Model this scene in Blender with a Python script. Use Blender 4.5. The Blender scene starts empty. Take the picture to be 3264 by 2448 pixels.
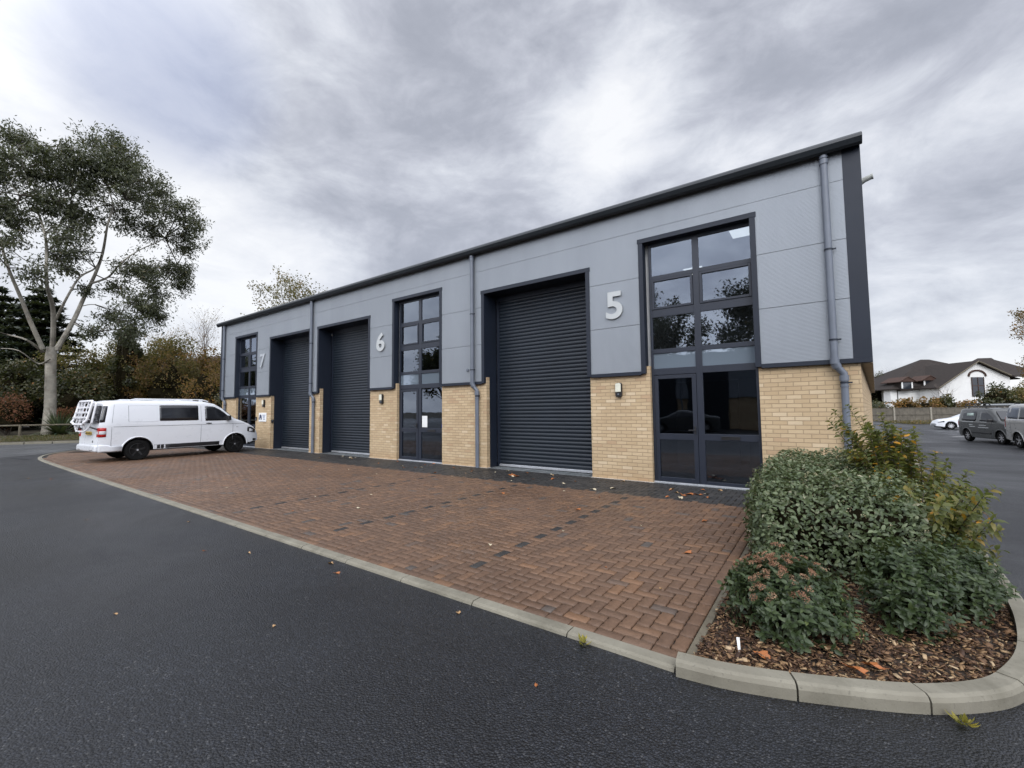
import bpy, bmesh, math, random
import numpy as np
from mathutils import Vector, Matrix
R = math.radians
rng = np.random.default_rng(11)
random.seed(11)
scene = bpy.context.scene
col = scene.collection

# ------------------------------------------------------------------ helpers
def tag(o, label=None, cat=None, group=None, kind=None):
    if label: o['label'] = label
    if cat: o['category'] = cat
    if group: o['group'] = group
    if kind: o['kind'] = kind
    return o

def link(o, parent=None):
    col.objects.link(o)
    if parent: o.parent = parent
    return o

def empty(name, loc=(0, 0, 0), rz=0, label=None, cat=None, group=None):
    o = bpy.data.objects.new(name, None)
    o.location = loc; o.rotation_euler = (0, 0, rz); o.empty_display_size = .3
    link(o); return tag(o, label, cat, group)

class MB:
    """collects polygons"""
    def __init__(s): s.v = []; s.f = []; s.m = []; s.cur = 0
    def add(s, vs, fs):
        b = len(s.v); s.v.extend([tuple(x) for x in vs])
        for f in fs: s.f.append([b + i for i in f]); s.m.append(s.cur)
        return s
    def box(s, x0, x1, y0, y1, z0, z1):
        vs = [(x0,y0,z0),(x1,y0,z0),(x1,y1,z0),(x0,y1,z0),(x0,y0,z1),(x1,y0,z1),(x1,y1,z1),(x0,y1,z1)]
        return s.add(vs, [(0,3,2,1),(4,5,6,7),(0,1,5,4),(1,2,6,5),(2,3,7,6),(3,0,4,7)])
    def quad(s, a, b, c, d): return s.add([a,b,c,d], [(0,1,2,3)])
    def prism(s, poly, axis, a0, a1):
        """poly: 2D points; axis the extrusion axis 0,1,2"""
        n = len(poly); vs = []
        for a in (a0, a1):
            for p in poly:
                q = [0,0,0]; q[axis] = a; o = [i for i in range(3) if i != axis]
                q[o[0]], q[o[1]] = p; vs.append(q)
        fs = [list(range(n))[::-1], list(range(n, 2*n))] + [(i, (i+1) % n, n + (i+1) % n, n + i) for i in range(n)]
        return s.add(vs, fs)
    def tube(s, pts, rad, seg=8, cap=True):
        pts = [Vector(p) for p in pts]
        if not hasattr(rad, '__len__'): rad = [rad]*len(pts)
        vs = []; fs = []; u = None
        for i, p in enumerate(pts):
            d = (pts[min(i+1, len(pts)-1)] - pts[max(i-1, 0)])
            d = d.normalized() if d.length > 1e-9 else Vector((0,0,1))
            if u is None:
                a = Vector((0,0,1)) if abs(d.z) < .9 else Vector((1,0,0)); u = d.cross(a).normalized()
            else:
                u = u - d*u.dot(d); u = u.normalized() if u.length > 1e-6 else d.orthogonal().normalized()
            w = d.cross(u)
            for k in range(seg):
                t = 2*math.pi*k/seg
                vs.append(p + (u*math.cos(t) + w*math.sin(t))*rad[i])
        for i in range(len(pts)-1):
            for k in range(seg):
                a = i*seg + k; b = i*seg + (k+1) % seg
                fs.append((a, b, b+seg, a+seg))
        if cap: fs += [list(range(seg))[::-1], [len(vs)-seg+k for k in range(seg)]]
        return s.add(vs, fs)
    def disc(s, c, axis, prof, seg=24):
        """lathe round axis (unit vector) at c; prof = [(r, a)]"""
        c = Vector(c); d = Vector(axis).normalized(); a = Vector((0,0,1)) if abs(d.z) < .9 else Vector((1,0,0))
        u = d.cross(a).normalized(); w = d.cross(u); vs = []; fs = []
        for r, h in prof:
            for k in range(seg):
                t = 2*math.pi*k/seg; vs.append(c + d*h + (u*math.cos(t) + w*math.sin(t))*r)
        for i in range(len(prof)-1):
            for k in range(seg):
                p = i*seg+k; q = i*seg+(k+1) % seg; fs.append((p, q, q+seg, p+seg))
        fs += [list(range(seg))[::-1], [len(vs)-seg+k for k in range(seg)]]
        return s.add(vs, fs)
    def build(s, name, mats, parent=None, smooth=False, bevel=0, rnd=None):
        me = bpy.data.meshes.new(name)
        me.from_pydata([tuple(v) for v in s.v], [], s.f)
        if not isinstance(mats, (list, tuple)): mats = [mats]
        for m in mats: me.materials.append(m)
        if len(mats) > 1: me.polygons.foreach_set('material_index', s.m)
        if smooth:
            me.polygons.foreach_set('use_smooth', [True]*len(me.polygons))
            try: me.set_sharp_from_angle(angle=R(38))
            except Exception: pass
        if rnd is not None:
            a = me.attributes.new('rnd', 'FLOAT', 'FACE'); a.data.foreach_set('value', np.asarray(rnd, dtype=np.float32))
        bm = bmesh.new(); bm.from_mesh(me); bmesh.ops.recalc_face_normals(bm, faces=bm.faces); bm.to_mesh(me); bm.free()
        o = bpy.data.objects.new(name, me); link(o, parent)
        if bevel:
            b = o.modifiers.new('bevel', 'BEVEL'); b.width = bevel; b.segments = 2; b.limit_method = 'ANGLE'; b.angle_limit = R(40)
        return o

def fast_mesh(name, V, F, mat, parent=None, rnd=None, smooth=False):
    """V (n,3) array, F (m,4) or (m,3) int array"""
    me = bpy.data.meshes.new(name)
    k = F.shape[1]
    me.vertices.add(len(V)); me.vertices.foreach_set('co', np.ascontiguousarray(V, dtype=np.float32).ravel())
    me.loops.add(F.size); me.loops.foreach_set('vertex_index', np.ascontiguousarray(F, dtype=np.int32).ravel())
    me.polygons.add(len(F)); me.polygons.foreach_set('loop_start', np.arange(0, F.size, k, dtype=np.int32))
    me.update(calc_edges=True)
    me.materials.append(mat)
    if rnd is not None:
        a = me.attributes.new('rnd', 'FLOAT', 'FACE'); a.data.foreach_set('value', np.asarray(rnd, dtype=np.float32))
    if smooth: me.polygons.foreach_set('use_smooth', np.ones(len(F), dtype=bool))
    me.validate()
    o = bpy.data.objects.new(name, me); return link(o, parent)

# ------------------------------------------------------------------ materials
def newmat(name):
    m = bpy.data.materials.new(name); m.use_nodes = True
    nt = m.node_tree; nt.nodes.clear()
    out = nt.nodes.new('ShaderNodeOutputMaterial'); return m, nt, out
def N(nt, t, **kw):
    n = nt.nodes.new(t)
    for k, v in kw.items(): setattr(n, k, v)
    return n
def setin(n, **kw):
    for k, v in kw.items(): n.inputs[k.replace('_', ' ')].default_value = v
def c4(c): return (c[0], c[1], c[2], 1)
def ramp(nt, stops, src):
    r = N(nt, 'ShaderNodeValToRGB'); e = r.color_ramp.elements
    while len(e) < len(stops): e.new(.5)
    for i, (p, c) in enumerate(stops): e[i].position = p; e[i].color = c4(c)
    nt.links.new(src, r.inputs['Fac']); return r.outputs['Color']
def noise(nt, scale, vec=None, detail=4, rough=.55, dist=0):
    n = N(nt, 'ShaderNodeTexNoise'); n.inputs['Scale'].default_value = scale; n.inputs['Detail'].default_value = detail
    n.inputs['Roughness'].default_value = rough; n.inputs['Distortion'].default_value = dist
    if vec is not None: nt.links.new(vec, n.inputs['Vector'])
    return n.outputs['Fac']
def mixc(nt, f, a, b, mode='MIX'):
    m = N(nt, 'ShaderNodeMix', data_type='RGBA', blend_type=mode)
    for i, x in ((0, f), (6, a), (7, b)):
        if isinstance(x, (int, float)): m.inputs[i].default_value = x
        elif isinstance(x, tuple): m.inputs[i].default_value = c4(x)
        else: nt.links.new(x, m.inputs[i])
    return m.outputs[2]
def mathn(nt, op, a, b=None, c=None, clamp=False):
    m = N(nt, 'ShaderNodeMath', operation=op); m.use_clamp = clamp
    for i, x in enumerate((a, b, c)):
        if x is None: continue
        if isinstance(x, (int, float)): m.inputs[i].default_value = x
        else: nt.links.new(x, m.inputs[i])
    return m.outputs[0]
def bump(nt, h, strength=.3, dist=.01):
    b = N(nt, 'ShaderNodeBump'); b.inputs['Strength'].default_value = strength; b.inputs['Distance'].default_value = dist
    nt.links.new(h, b.inputs['Height']); return b.outputs['Normal']
def objco(nt): return N(nt, 'ShaderNodeTexCoord').outputs['Object']

def simple(name, color, rough=.5, metal=0, var=.12, vscale=3, bstr=0, bscale=40, spec=.5, dirt=None, coat=0):
    """painted or plain surface with slight wear so that nothing is perfectly flat"""
    m, nt, out = newmat(name); p = N(nt, 'ShaderNodeBsdfPrincipled')
    co = objco(nt); n = noise(nt, vscale, co, 6, .6)
    dk = tuple(c*(1-var) for c in color); lt = tuple(min(1, c*(1+var)) for c in color)
    cc = ramp(nt, [(.3, dk), (.7, lt)], n)
    if dirt: cc = mixc(nt, ramp(nt, [(.5, (0,0,0)), (.75, (1,1,1))], noise(nt, vscale*2.3, co, 8, .7)), cc, dirt)
    nt.links.new(cc, p.inputs['Base Color'])
    rr = mathn(nt, 'MULTIPLY_ADD', noise(nt, vscale*4, co, 4), .25, max(0, rough-.12))
    nt.links.new(rr, p.inputs['Roughness']); p.inputs['Metallic'].default_value = metal
    p.inputs['Specular IOR Level'].default_value = spec
    if coat: p.inputs['Coat Weight'].default_value = coat; p.inputs['Coat Roughness'].default_value = .06
    if bstr: nt.links.new(bump(nt, noise(nt, bscale, co, 5), bstr, .01), p.inputs['Normal'])
    nt.links.new(p.outputs[0], out.inputs[0]); return m

def leafmat(name, stops, rough=.45, trans=.25, spec=.4):
    m, nt, out = newmat(name); p = N(nt, 'ShaderNodeBsdfPrincipled')
    a = N(nt, 'ShaderNodeAttribute', attribute_name='rnd')
    c = ramp(nt, stops, a.outputs['Fac'])
    nt.links.new(c, p.inputs['Base Color']); p.inputs['Roughness'].default_value = rough; p.inputs['Specular IOR Level'].default_value = spec
    if trans:
        t = N(nt, 'ShaderNodeBsdfTranslucent'); nt.links.new(mixc(nt, .5, c, (.25,.3,.06), 'MIX'), t.inputs['Color'])
        mx = N(nt, 'ShaderNodeMixShader'); mx.inputs[0].default_value = trans
        nt.links.new(p.outputs[0], mx.inputs[1]); nt.links.new(t.outputs[0], mx.inputs[2]); nt.links.new(mx.outputs[0], out.inputs[0])
    else: nt.links.new(p.outputs[0], out.inputs[0])
    return m

def brickmat(name='buff_brick'):
    m, nt, out = newmat(name); p = N(nt, 'ShaderNodeBsdfPrincipled')
    co = objco(nt); sx = N(nt, 'ShaderNodeSeparateXYZ'); nt.links.new(co, sx.inputs[0])
    cx = N(nt, 'ShaderNodeCombineXYZ')
    nt.links.new(mathn(nt, 'ADD', mathn(nt, 'ADD', sx.outputs[0], sx.outputs[1]), 200.0), cx.inputs[0])
    nt.links.new(mathn(nt, 'ADD', sx.outputs[2], 30.0), cx.inputs[1])
    wob = N(nt, 'ShaderNodeVectorMath', operation='MULTIPLY_ADD')
    nz = N(nt, 'ShaderNodeTexNoise'); nz.inputs['Scale'].default_value = 14; nt.links.new(co, nz.inputs['Vector'])
    nt.links.new(nz.outputs['Color'], wob.inputs[0]); wob.inputs[1].default_value = (.006,.006,0); nt.links.new(cx.outputs[0], wob.inputs[2])
    def br(c1, c2, mo, ms, bias=0):
        b = N(nt, 'ShaderNodeTexBrick'); b.offset = .5
        nt.links.new(wob.outputs[0], b.inputs['Vector'])
        setin(b, Scale=1.0, Mortar_Size=ms, Mortar_Smooth=.35, Bias=bias, Brick_Width=.225, Row_Height=.075)
        b.inputs['Color1'].default_value = c4(c1); b.inputs['Color2'].default_value = c4(c2); b.inputs['Mortar'].default_value = c4(mo); return b
    b1 = br((.455,.34,.208), (.56,.435,.28), (.325,.25,.16), .0065)  # mortar darker than the brick, with joint shadow put into its colour
    b2 = br((0,0,0), (1,1,1), (0,0,0), .0065)
    # a second brick lookup picks a few pale or pinkish bricks
    odd = ramp(nt, [(.93, (0,0,0)), (.96, (1,1,1))], b2.outputs['Color'])
    pk = ramp(nt, [(.0, (1,1,1)), (.06, (1,1,1)), (.09, (0,0,0))], b2.outputs['Color'])
    c = mixc(nt, mathn(nt, 'MULTIPLY', odd, .6), b1.outputs['Color'], (.62,.51,.36))
    inv = mathn(nt, 'SUBTRACT', 1.0, b2.outputs['Fac'])
    c = mixc(nt, mathn(nt, 'MULTIPLY', mathn(nt, 'MULTIPLY', pk, inv), .45), c, (.43,.28,.18))
    c = mixc(nt, mathn(nt, 'MULTIPLY', noise(nt, 60, co, 5, .7), .3), c, (.36,.26,.15), 'MIX')
    c = mixc(nt, ramp(nt, [(.45,(0,0,0)),(.8,(.35,.35,.35))], noise(nt, .9, co, 5, .6)), c, (.27,.19,.11))
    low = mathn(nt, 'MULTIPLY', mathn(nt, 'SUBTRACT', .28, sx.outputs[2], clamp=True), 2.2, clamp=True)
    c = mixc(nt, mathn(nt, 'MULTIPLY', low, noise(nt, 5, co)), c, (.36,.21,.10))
    nt.links.new(c, p.inputs['Base Color']); p.inputs['Roughness'].default_value = .85; p.inputs['Specular IOR Level'].default_value = .25
    h = mathn(nt, 'ADD', mathn(nt, 'MULTIPLY', b1.outputs['Fac'], -1.0), mathn(nt, 'MULTIPLY', noise(nt, 90, co, 5, .7), .4))
    nt.links.new(bump(nt, h, .9, .006), p.inputs['Normal'])
    nt.links.new(p.outputs[0], out.inputs[0]); return m

def cladmat():
    m, nt, out = newmat('silver_cladding'); p = N(nt, 'ShaderNodeBsdfPrincipled')
    co = objco(nt); sx = N(nt, 'ShaderNodeSeparateXYZ'); nt.links.new(co, sx.inputs[0])
    w = mathn(nt, 'SINE', mathn(nt, 'MULTIPLY', sx.outputs[2], 2*math.pi/.0227))
    sq = mathn(nt, 'MULTIPLY_ADD', w, 2.2, .5, clamp=True)
    mp = N(nt, 'ShaderNodeMapping'); mp.inputs['Scale'].default_value = (.6, .6, .12); nt.links.new(co, mp.inputs[0])
    base = ramp(nt, [(.3, (.255,.278,.305)), (.7, (.29,.314,.342))], noise(nt, 2.2, mp.outputs[0], 5, .6))
    c = base
    nt.links.new(c, p.inputs['Base Color']); setin(p, Metallic=.35, Roughness=.46)
    nt.links.new(bump(nt, sq, .9, .005), p.inputs['Normal'])
    nt.links.new(p.outputs[0], out.inputs[0]); return m

def asphaltmat(name, dark, light, stone, wet=.0):
    m, nt, out = newmat(name); p = N(nt, 'ShaderNodeBsdfPrincipled')
    co = objco(nt)
    big = noise(nt, .35, co, 5, .6); mid = noise(nt, 7, co, 4, .6)
    v = N(nt, 'ShaderNodeTexVoronoi'); v.inputs['Scale'].default_value = 88; v.inputs['Randomness'].default_value = 1; nt.links.new(co, v.inputs['Vector'])
    v2 = N(nt, 'ShaderNodeTexVoronoi'); v2.inputs['Scale'].default_value = 150; nt.links.new(co, v2.inputs['Vector'])
    sv = N(nt, 'ShaderNodeSeparateXYZ'); nt.links.new(v.outputs['Color'], sv.inputs[0])
    c = ramp(nt, [(.3, dark), (.7, light)], mathn(nt, 'ADD', mathn(nt, 'MULTIPLY', big, .75), mathn(nt, 'MULTIPLY', mid, .25)))
    st = ramp(nt, [(.0, tuple(x*.25 for x in dark)), (.5, tuple(x*.9 for x in light)), (.86, tuple(x*1.7 for x in light)), (.95, tuple(x*2.6 for x in light)), (.997, stone)], sv.outputs[0])
    c = mixc(nt, .62, c, st); c = mixc(nt, 1.0, c, ramp(nt, [(.36, (.62,.62,.64)), (.5, (.95,.95,.95)), (.66, (1.35,1.35,1.32))], noise(nt, .5, co, 7, .68, .4)), 'MULTIPLY')
    crev = ramp(nt, [(.1, (1,1,1)), (.62, (.18,.18,.18))], v.outputs['Distance'])
    c = mixc(nt, .8, c, crev, 'MULTIPLY')
    nt.links.new(c, p.inputs['Base Color'])
    rr = ramp(nt, [(.38, (.33,.33,.33)), (.62, (.58,.58,.58))], noise(nt, .22, co, 6, .62, .6))
    nt.links.new(rr, p.inputs['Roughness']); p.inputs['Specular IOR Level'].default_value = .5
    h = mathn(nt, 'ADD', mathn(nt, 'MULTIPLY', v.outputs['Distance'], -1.0), mathn(nt, 'MULTIPLY', v2.outputs['Distance'], -.35))
    nt.links.new(bump(nt, h, 1.0, .0055), p.inputs['Normal'])
    nt.links.new(p.outputs[0], out.inputs[0]); return m

def concretemat(name, a, b, stain):
    m, nt, out = newmat(name); p = N(nt, 'ShaderNodeBsdfPrincipled'); co = objco(nt)
    c = ramp(nt, [(.3, a), (.72, b)], noise(nt, 4, co, 8, .65))
    c = mixc(nt, ramp(nt, [(.52,(0,0,0)),(.68,(.8,.8,.8))], noise(nt, 1.7, co, 7, .7)), c, stain)
    c = mixc(nt, ramp(nt, [(.62,(0,0,0)),(.7,(.5,.5,.5))], noise(nt, 55, co, 3, .6)), c, tuple(x*.5 for x in a))
    nt.links.new(c, p.inputs['Base Color']); p.inputs['Roughness'].default_value = .8
    nt.links.new(bump(nt, noise(nt, 120, co, 6, .7), .35, .004), p.inputs['Normal'])
    nt.links.new(p.outputs[0], out.inputs[0]); return m

def attrmat(name, stops, rough=.7, bscale=120, bstr=.5, var=.3, spec=.4, vscale=25):
    m, nt, out = newmat(name); p = N(nt, 'ShaderNodeBsdfPrincipled'); co = objco(nt)
    a = N(nt, 'ShaderNodeAttribute', attribute_name='rnd'); c = ramp(nt, stops, a.outputs['Fac'])
    d = ramp(nt, [(.3, (1-var,)*3), (.7, (1,1,1))], noise(nt, vscale, co, 7, .7))
    c = mixc(nt, 1.0, c, d, 'MULTIPLY')
    d2 = ramp(nt, [(.35, (.84,.84,.84)), (.65, (1,1,1))], noise(nt, .5, co, 4, .5))
    c = mixc(nt, 1.0, c, d2, 'MULTIPLY')
    nt.links.new(c, p.inputs['Base Color'])
    rr = ramp(nt, [(.35, (rough-.2,)*3), (.65, (rough+.1,)*3)], noise(nt, .6, co, 4, .5))
    nt.links.new(rr, p.inputs['Roughness']); p.inputs['Specular IOR Level'].default_value = spec
    nt.links.new(bump(nt, noise(nt, bscale, co, 6, .7), bstr, .003), p.inputs['Normal'])
    nt.links.new(p.outputs[0], out.inputs[0]); return m

def glassmat(name, tint=.45, refl=1.5, frost=None):
    m, nt, out = newmat(name); fr = N(nt, 'ShaderNodeFresnel'); fr.inputs['IOR'].default_value = refl
    g = N(nt, 'ShaderNodeBsdfGlossy'); g.inputs['Roughness'].default_value = .015; g.inputs['Color'].default_value = (.74,.83,.97,1)
    nz = noise(nt, 1.3, objco(nt), 2, .5); nt.links.new(bump(nt, nz, .035, .05), g.inputs['Normal'])
    if frost is None:
        t = N(nt, 'ShaderNodeBsdfTransparent'); t.inputs['Color'].default_value = (tint, tint*1.03, tint*1.08, 1)
    else:
        t = N(nt, 'ShaderNodeBsdfDiffuse'); t.inputs['Color'].default_value = c4(frost)
    mx = N(nt, 'ShaderNodeMixShader'); nt.links.new(mathn(nt, 'MULTIPLY', fr.outputs[0], 2.7, clamp=True), mx.inputs[0])
    nt.links.new(t.outputs[0], mx.inputs[1]); nt.links.new(g.outputs[0], mx.inputs[2]); nt.links.new(mx.outputs[0], out.inputs[0]); return m

def emitmat(name, c, s):
    m, nt, out = newmat(name); e = N(nt, 'ShaderNodeEmission'); e.inputs[0].default_value = c4(c); e.inputs[1].default_value = s
    nt.links.new(e.outputs[0], out.inputs[0]); return m

M = {}
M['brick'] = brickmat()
M['clad'] = cladmat()
M['navy'] = simple('anthracite_trim', (.010,.0145,.025), .48, 0, .1, 1.2, spec=.35)
M['frame'] = simple('frame_paint', (.010,.0145,.026), .45, 0, .08, 2)
M['shutter'] = simple('shutter_paint', (.009,.0142,.0215), .42, 0, .12, 1.5, spec=.45)
M['gutter'] = simple('gutter_metal', (.014,.018,.022), .4, 0, .2, 1.0)
M['joint'] = simple('dark_joint', (.012,.014,.018), .8)
M['pipe'] = simple('grey_downpipe', (.115,.132,.162), .38, 0, .1, 4)
M['alu'] = simple('mill_aluminium', (.62,.64,.67), .4, .75, .1, 6)
M['white'] = simple('white_plastic', (.72,.73,.72), .45, 0, .06, 5)
M['number'] = simple('number_face', (.43,.45,.45), .5, 0, .05, 5)
M['black'] = simple('black_plastic', (.012,.012,.013), .4)
M['glass'] = glassmat('window_glass', .42)
M['spandrel'] = glassmat('frosted_glass', frost=(.13,.16,.19))
M['interior'] = simple('interior_wall', (.42,.43,.44), .8)
M['interior_dark'] = simple('interior_floor', (.16,.16,.165), .8)
M['lamp'] = emitmat('ceiling_light_panel', (.95,1,.97), 3.2)
M['road'] = asphaltmat('new_asphalt', (.0062,.0072,.0100), (.0165,.0190,.0250), (.12,.12,.12))
M['oldroad'] = asphaltmat('worn_asphalt', (.075,.078,.085), (.11,.115,.12), (.25,.24,.22))
M['kerb'] = concretemat('kerb_concrete', (.155,.142,.108), (.22,.205,.16), (.10,.092,.066))
M['strip'] = concretemat('pale_concrete', (.36,.33,.29), (.44,.41,.37), (.27,.25,.22))
M['soffit'] = simple('soffit_board', (.33,.27,.20), .7, 0, .15, 2)
M['paver'] = attrmat('block_paver', [(0,(.124,.074,.047)), (.4,(.146,.086,.053)), (.74,(.170,.098,.058)), (.88,(.210,.115,.062)), (.94,(.120,.086,.066)), (1,(.090,.076,.066))], .62, 150, .6, .35)
M['charpaver'] = attrmat('charcoal_paver', [(0,(.022,.0215,.021)), (1,(.046,.043,.040))], .6, 150, .6, .3)
M['palepaver'] = attrmat('pale_grey_paver', [(0,(.10,.115,.12)), (1,(.17,.18,.185))], .7, 150, .5, .25)
M['sand'] = simple('joint_sand', (.012,.010,.008), .9, 0, .3, 30)
M['soil'] = simple('dark_soil', (.035,.024,.016), .95, 0, .4, 12, .6, 60)
M['bark'] = attrmat('bark_chip', [(0,(.045,.022,.012)), (.35,(.11,.055,.027)), (.65,(.20,.11,.052)), (.9,(.34,.21,.10)), (1,(.58,.43,.26))], .75, 90, .5, .4)
M['grass'] = simple('verge_grass', (.042,.036,.018), .9, 0, .55, 3, .8, 30, dirt=(.075,.042,.022))
M['line'] = simple('white_road_paint', (.62,.62,.6), .7, 0, .2, 6)
M['timber'] = simple('weathered_timber', (.105,.09,.062), .85, 0, .35, 6, .5, 50)
M['fencepanel'] = simple('fence_board', (.10,.088,.068), .85, 0, .3, 2.5, .4, 30)
M['post'] = simple('concrete_post', (.235,.215,.175), .85, 0, .2, 5)
M['render'] = simple('white_render', (.66,.66,.64), .8, 0, .05, 1)
M['tile'] = simple('brown_roof_tile', (.020,.0145,.0115), .98, 0, .3, 3, .5, 12)
M['tile2'] = simple('red_roof_tile', (.05,.026,.018), .9, 0, .3, 3, .5, 12)
M['redbrick'] = simple('red_brick', (.17,.075,.05), .85, 0, .25, 6)
M['darkwin'] = simple('dark_window', (.02,.024,.03), .1)
M['eucbark'] = simple('pale_smooth_bark', (.215,.20,.165), .8, 0, .5, 1.6, .4, 14, dirt=(.13,.10,.075))
M['barkdark'] = simple('dark_bark', (.05,.04,.03), .9, 0, .3, 5, .5, 20)
M['twig'] = simple('bare_twig', (.105,.085,.07), .9, 0, .3, 5)
M['paintwhite'] = simple('white_car_paint', (.70,.72,.75), .3, 0, .008, 1.5, coat=.5)
M['paintdark'] = simple('dark_grey_van_paint', (.055,.058,.056), .3, .1, .06, 1.5, coat=.7)
M['paintsilver'] = simple('silver_van_paint', (.40,.40,.385), .3, .3, .04, 1.5, coat=.7)
M['carglass'] = simple('tinted_car_glass', (.012,.013,.016), .06, 0, .1, 1, spec=.8)
M['tyre'] = simple('tyre_rubber', (.006,.006,.006), .9, spec=.2)
M['rimblack'] = simple('black_alloy', (.007,.007,.008), .4)
M['rimsilver'] = simple('silver_alloy', (.42,.42,.43), .35, .6)
M['redlamp'] = simple('red_lamp_lens', (.38,.012,.01), .15)
M['clearlamp'] = simple('clear_lamp_lens', (.55,.56,.58), .12)
M['plate'] = simple('yellow_plate', (.62,.42,.06), .4)
M['seam'] = simple('panel_gap', (.16,.165,.175), .7)
M['stripe'] = simple('black_vinyl', (.014,.014,.016), .45)
M['rackwhite'] = simple('white_rack_tube', (.68,.68,.7), .4)

# ------------------------------------------------------------------ camera
cam = bpy.data.cameras.new('camera'); camo = bpy.data.objects.new('camera', cam); link(camo)
yw, pt, rl = R(35.6104), R(3.5367), R(-.5862)
fv = Vector((-math.sin(yw)*math.cos(pt), math.cos(yw)*math.cos(pt), math.sin(pt)))
rv = Vector((math.cos(yw), math.sin(yw), 0)); uv = rv.cross(fv)
r2 = rv*math.cos(rl) + uv*math.sin(rl); u2 = -rv*math.sin(rl) + uv*math.cos(rl)
mw = Matrix((r2, u2, -fv)).transposed().to_4x4(); mw.translation = Vector((4.2622, -9.002, 1.495))
camo.matrix_world = mw
cam.sensor_width = 36; cam.lens = 1384.1368/3264*36; cam.clip_end = 2000; cam.clip_start = .05
scene.camera = camo

# ------------------------------------------------------------------ world: overcast sky with broken cloud
w = bpy.data.worlds.new('World'); scene.world = w; w.use_nodes = True
nt = w.node_tree; nt.nodes.clear()
out = N(nt, 'ShaderNodeOutputWorld'); bg = N(nt, 'ShaderNodeBackground'); nt.links.new(bg.outputs[0], out.inputs[0])
SKX = 5.3
SUN_EL, SUN_AZ = 38, 150       # sun behind the cloud, above and behind the photographer
sky = N(nt, 'ShaderNodeTexSky', sky_type='NISHITA'); sky.sun_disc = False; sky.sun_elevation = R(SUN_EL); sky.sun_rotation = R(SUN_AZ)
tc = N(nt, 'ShaderNodeTexCoord').outputs['Generated']
sx = N(nt, 'ShaderNodeSeparateXYZ'); nt.links.new(tc, sx.inputs[0])
zz = mathn(nt, 'ADD', mathn(nt, 'MAXIMUM', sx.outputs[2], 0.0), .24)
cx = N(nt, 'ShaderNodeCombineXYZ'); nt.links.new(mathn(nt, 'DIVIDE', sx.outputs[0], zz), cx.inputs[0]); nt.links.new(mathn(nt, 'DIVIDE', sx.outputs[1], zz), cx.inputs[1])
mp = N(nt, 'ShaderNodeMapping'); mp.inputs['Rotation'].default_value = (0, 0, R(25)); mp.inputs['Scale'].default_value = (1, .95, 1); mp.inputs['Location'].default_value = (3.1, 1.7, 0)
nt.links.new(cx.outputs[0], mp.inputs[0]); cv = mp.outputs[0]
# lumpy cloud: noise on the sky direction, flattened toward the horizon, blended with the sheet-like layer above
m3 = N(nt, 'ShaderNodeMapping'); m3.inputs['Scale'].default_value = (1, 1, 1.9); m3.inputs['Rotation'].default_value = (R(14), R(-10), 0); m3.inputs['Location'].default_value = (SKX, 2.2, .7); nt.links.new(tc, m3.inputs[0]); dv = m3.outputs[0]
n1 = noise(nt, 2.5, dv, 12, .6, .35); n2 = noise(nt, 6.5, dv, 10, .62, .5); n3 = noise(nt, 1.5, cv, 8, .55, .3)
d = mathn(nt, 'ADD', mathn(nt, 'MULTIPLY', n1, .52), mathn(nt, 'ADD', mathn(nt, 'MULTIPLY', n2, .26), mathn(nt, 'MULTIPLY', n3, .22)))
def lobe(vec, lo, hi, amt):
    dp = N(nt, 'ShaderNodeVectorMath', operation='DOT_PRODUCT'); nt.links.new(tc, dp.inputs[0]); dp.inputs[1].default_value = Vector(vec).normalized()
    mr = N(nt, 'ShaderNodeMapRange', interpolation_type='SMOOTHSTEP'); nt.links.new(dp.outputs['Value'], mr.inputs[0])
    mr.inputs[1].default_value = lo; mr.inputs[2].default_value = hi; mr.inputs[3].default_value = 0; mr.inputs[4].default_value = amt
    return mr.outputs[0]
def skydir(px, py):     # where in the sky (photo pixels, full size) a break in the cloud stands
    return fv + r2*((px-1632)/1384.14) - u2*((py-1224)/1384.14)
for vec, lo, hi, amt in ((skydir(1870, 500), .990, 1.0, .10), (skydir(1970, 380), .992, 1.0, .08), (skydir(2060, 220), .992, 1.0, .10), (skydir(1500, 560), .95, .995, -.035), (skydir(1650, 120), .94, .99, -.02), (skydir(300, 250), .95, .995, .05),
                         (skydir(60, 420), .9, .99, .08), (skydir(3150, 800), .94, .99, .10), (skydir(3200, 300), .93, .99, -.05), (skydir(900, 760), .93, .99, -.04), (skydir(700, 980), .95, .99, .07),(skydir(2900, 1000), .96, .995, -.04)):
    d = mathn(nt, 'ADD', d, lobe(vec, lo, hi, amt))
cl = ramp(nt, [(.24, (.30,.32,.375)), (.40, (.42,.44,.505)), (.465, (.53,.55,.62)), (.52, (.65,.675,.74)), (.575, (.78,.80,.855)), (.67, (.93,.94,.965))], d)
blue = lobe(skydir(520, 220), .982, 1.0, .55)
cl = mixc(nt, blue, cl, (.34,.40,.60))
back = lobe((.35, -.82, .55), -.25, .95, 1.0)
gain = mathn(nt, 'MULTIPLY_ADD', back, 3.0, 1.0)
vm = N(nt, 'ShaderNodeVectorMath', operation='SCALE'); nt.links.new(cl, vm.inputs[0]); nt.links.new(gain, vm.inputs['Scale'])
sk = N(nt, 'ShaderNodeVectorMath', operation='SCALE'); nt.links.new(sky.outputs[0], sk.inputs[0]); sk.inputs['Scale'].default_value = .012
ad = N(nt, 'ShaderNodeVectorMath', operation='ADD'); nt.links.new(vm.outputs[0], ad.inputs[0]); nt.links.new(sk.outputs[0], ad.inputs[1])
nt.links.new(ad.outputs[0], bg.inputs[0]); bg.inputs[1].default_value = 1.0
sun = bpy.data.lights.new('sun', 'SUN'); sun.energy = 1.1; sun.angle = R(25); sun.color = (1, .96, .9)
so = bpy.data.objects.new('sun', sun); link(so)
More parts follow.
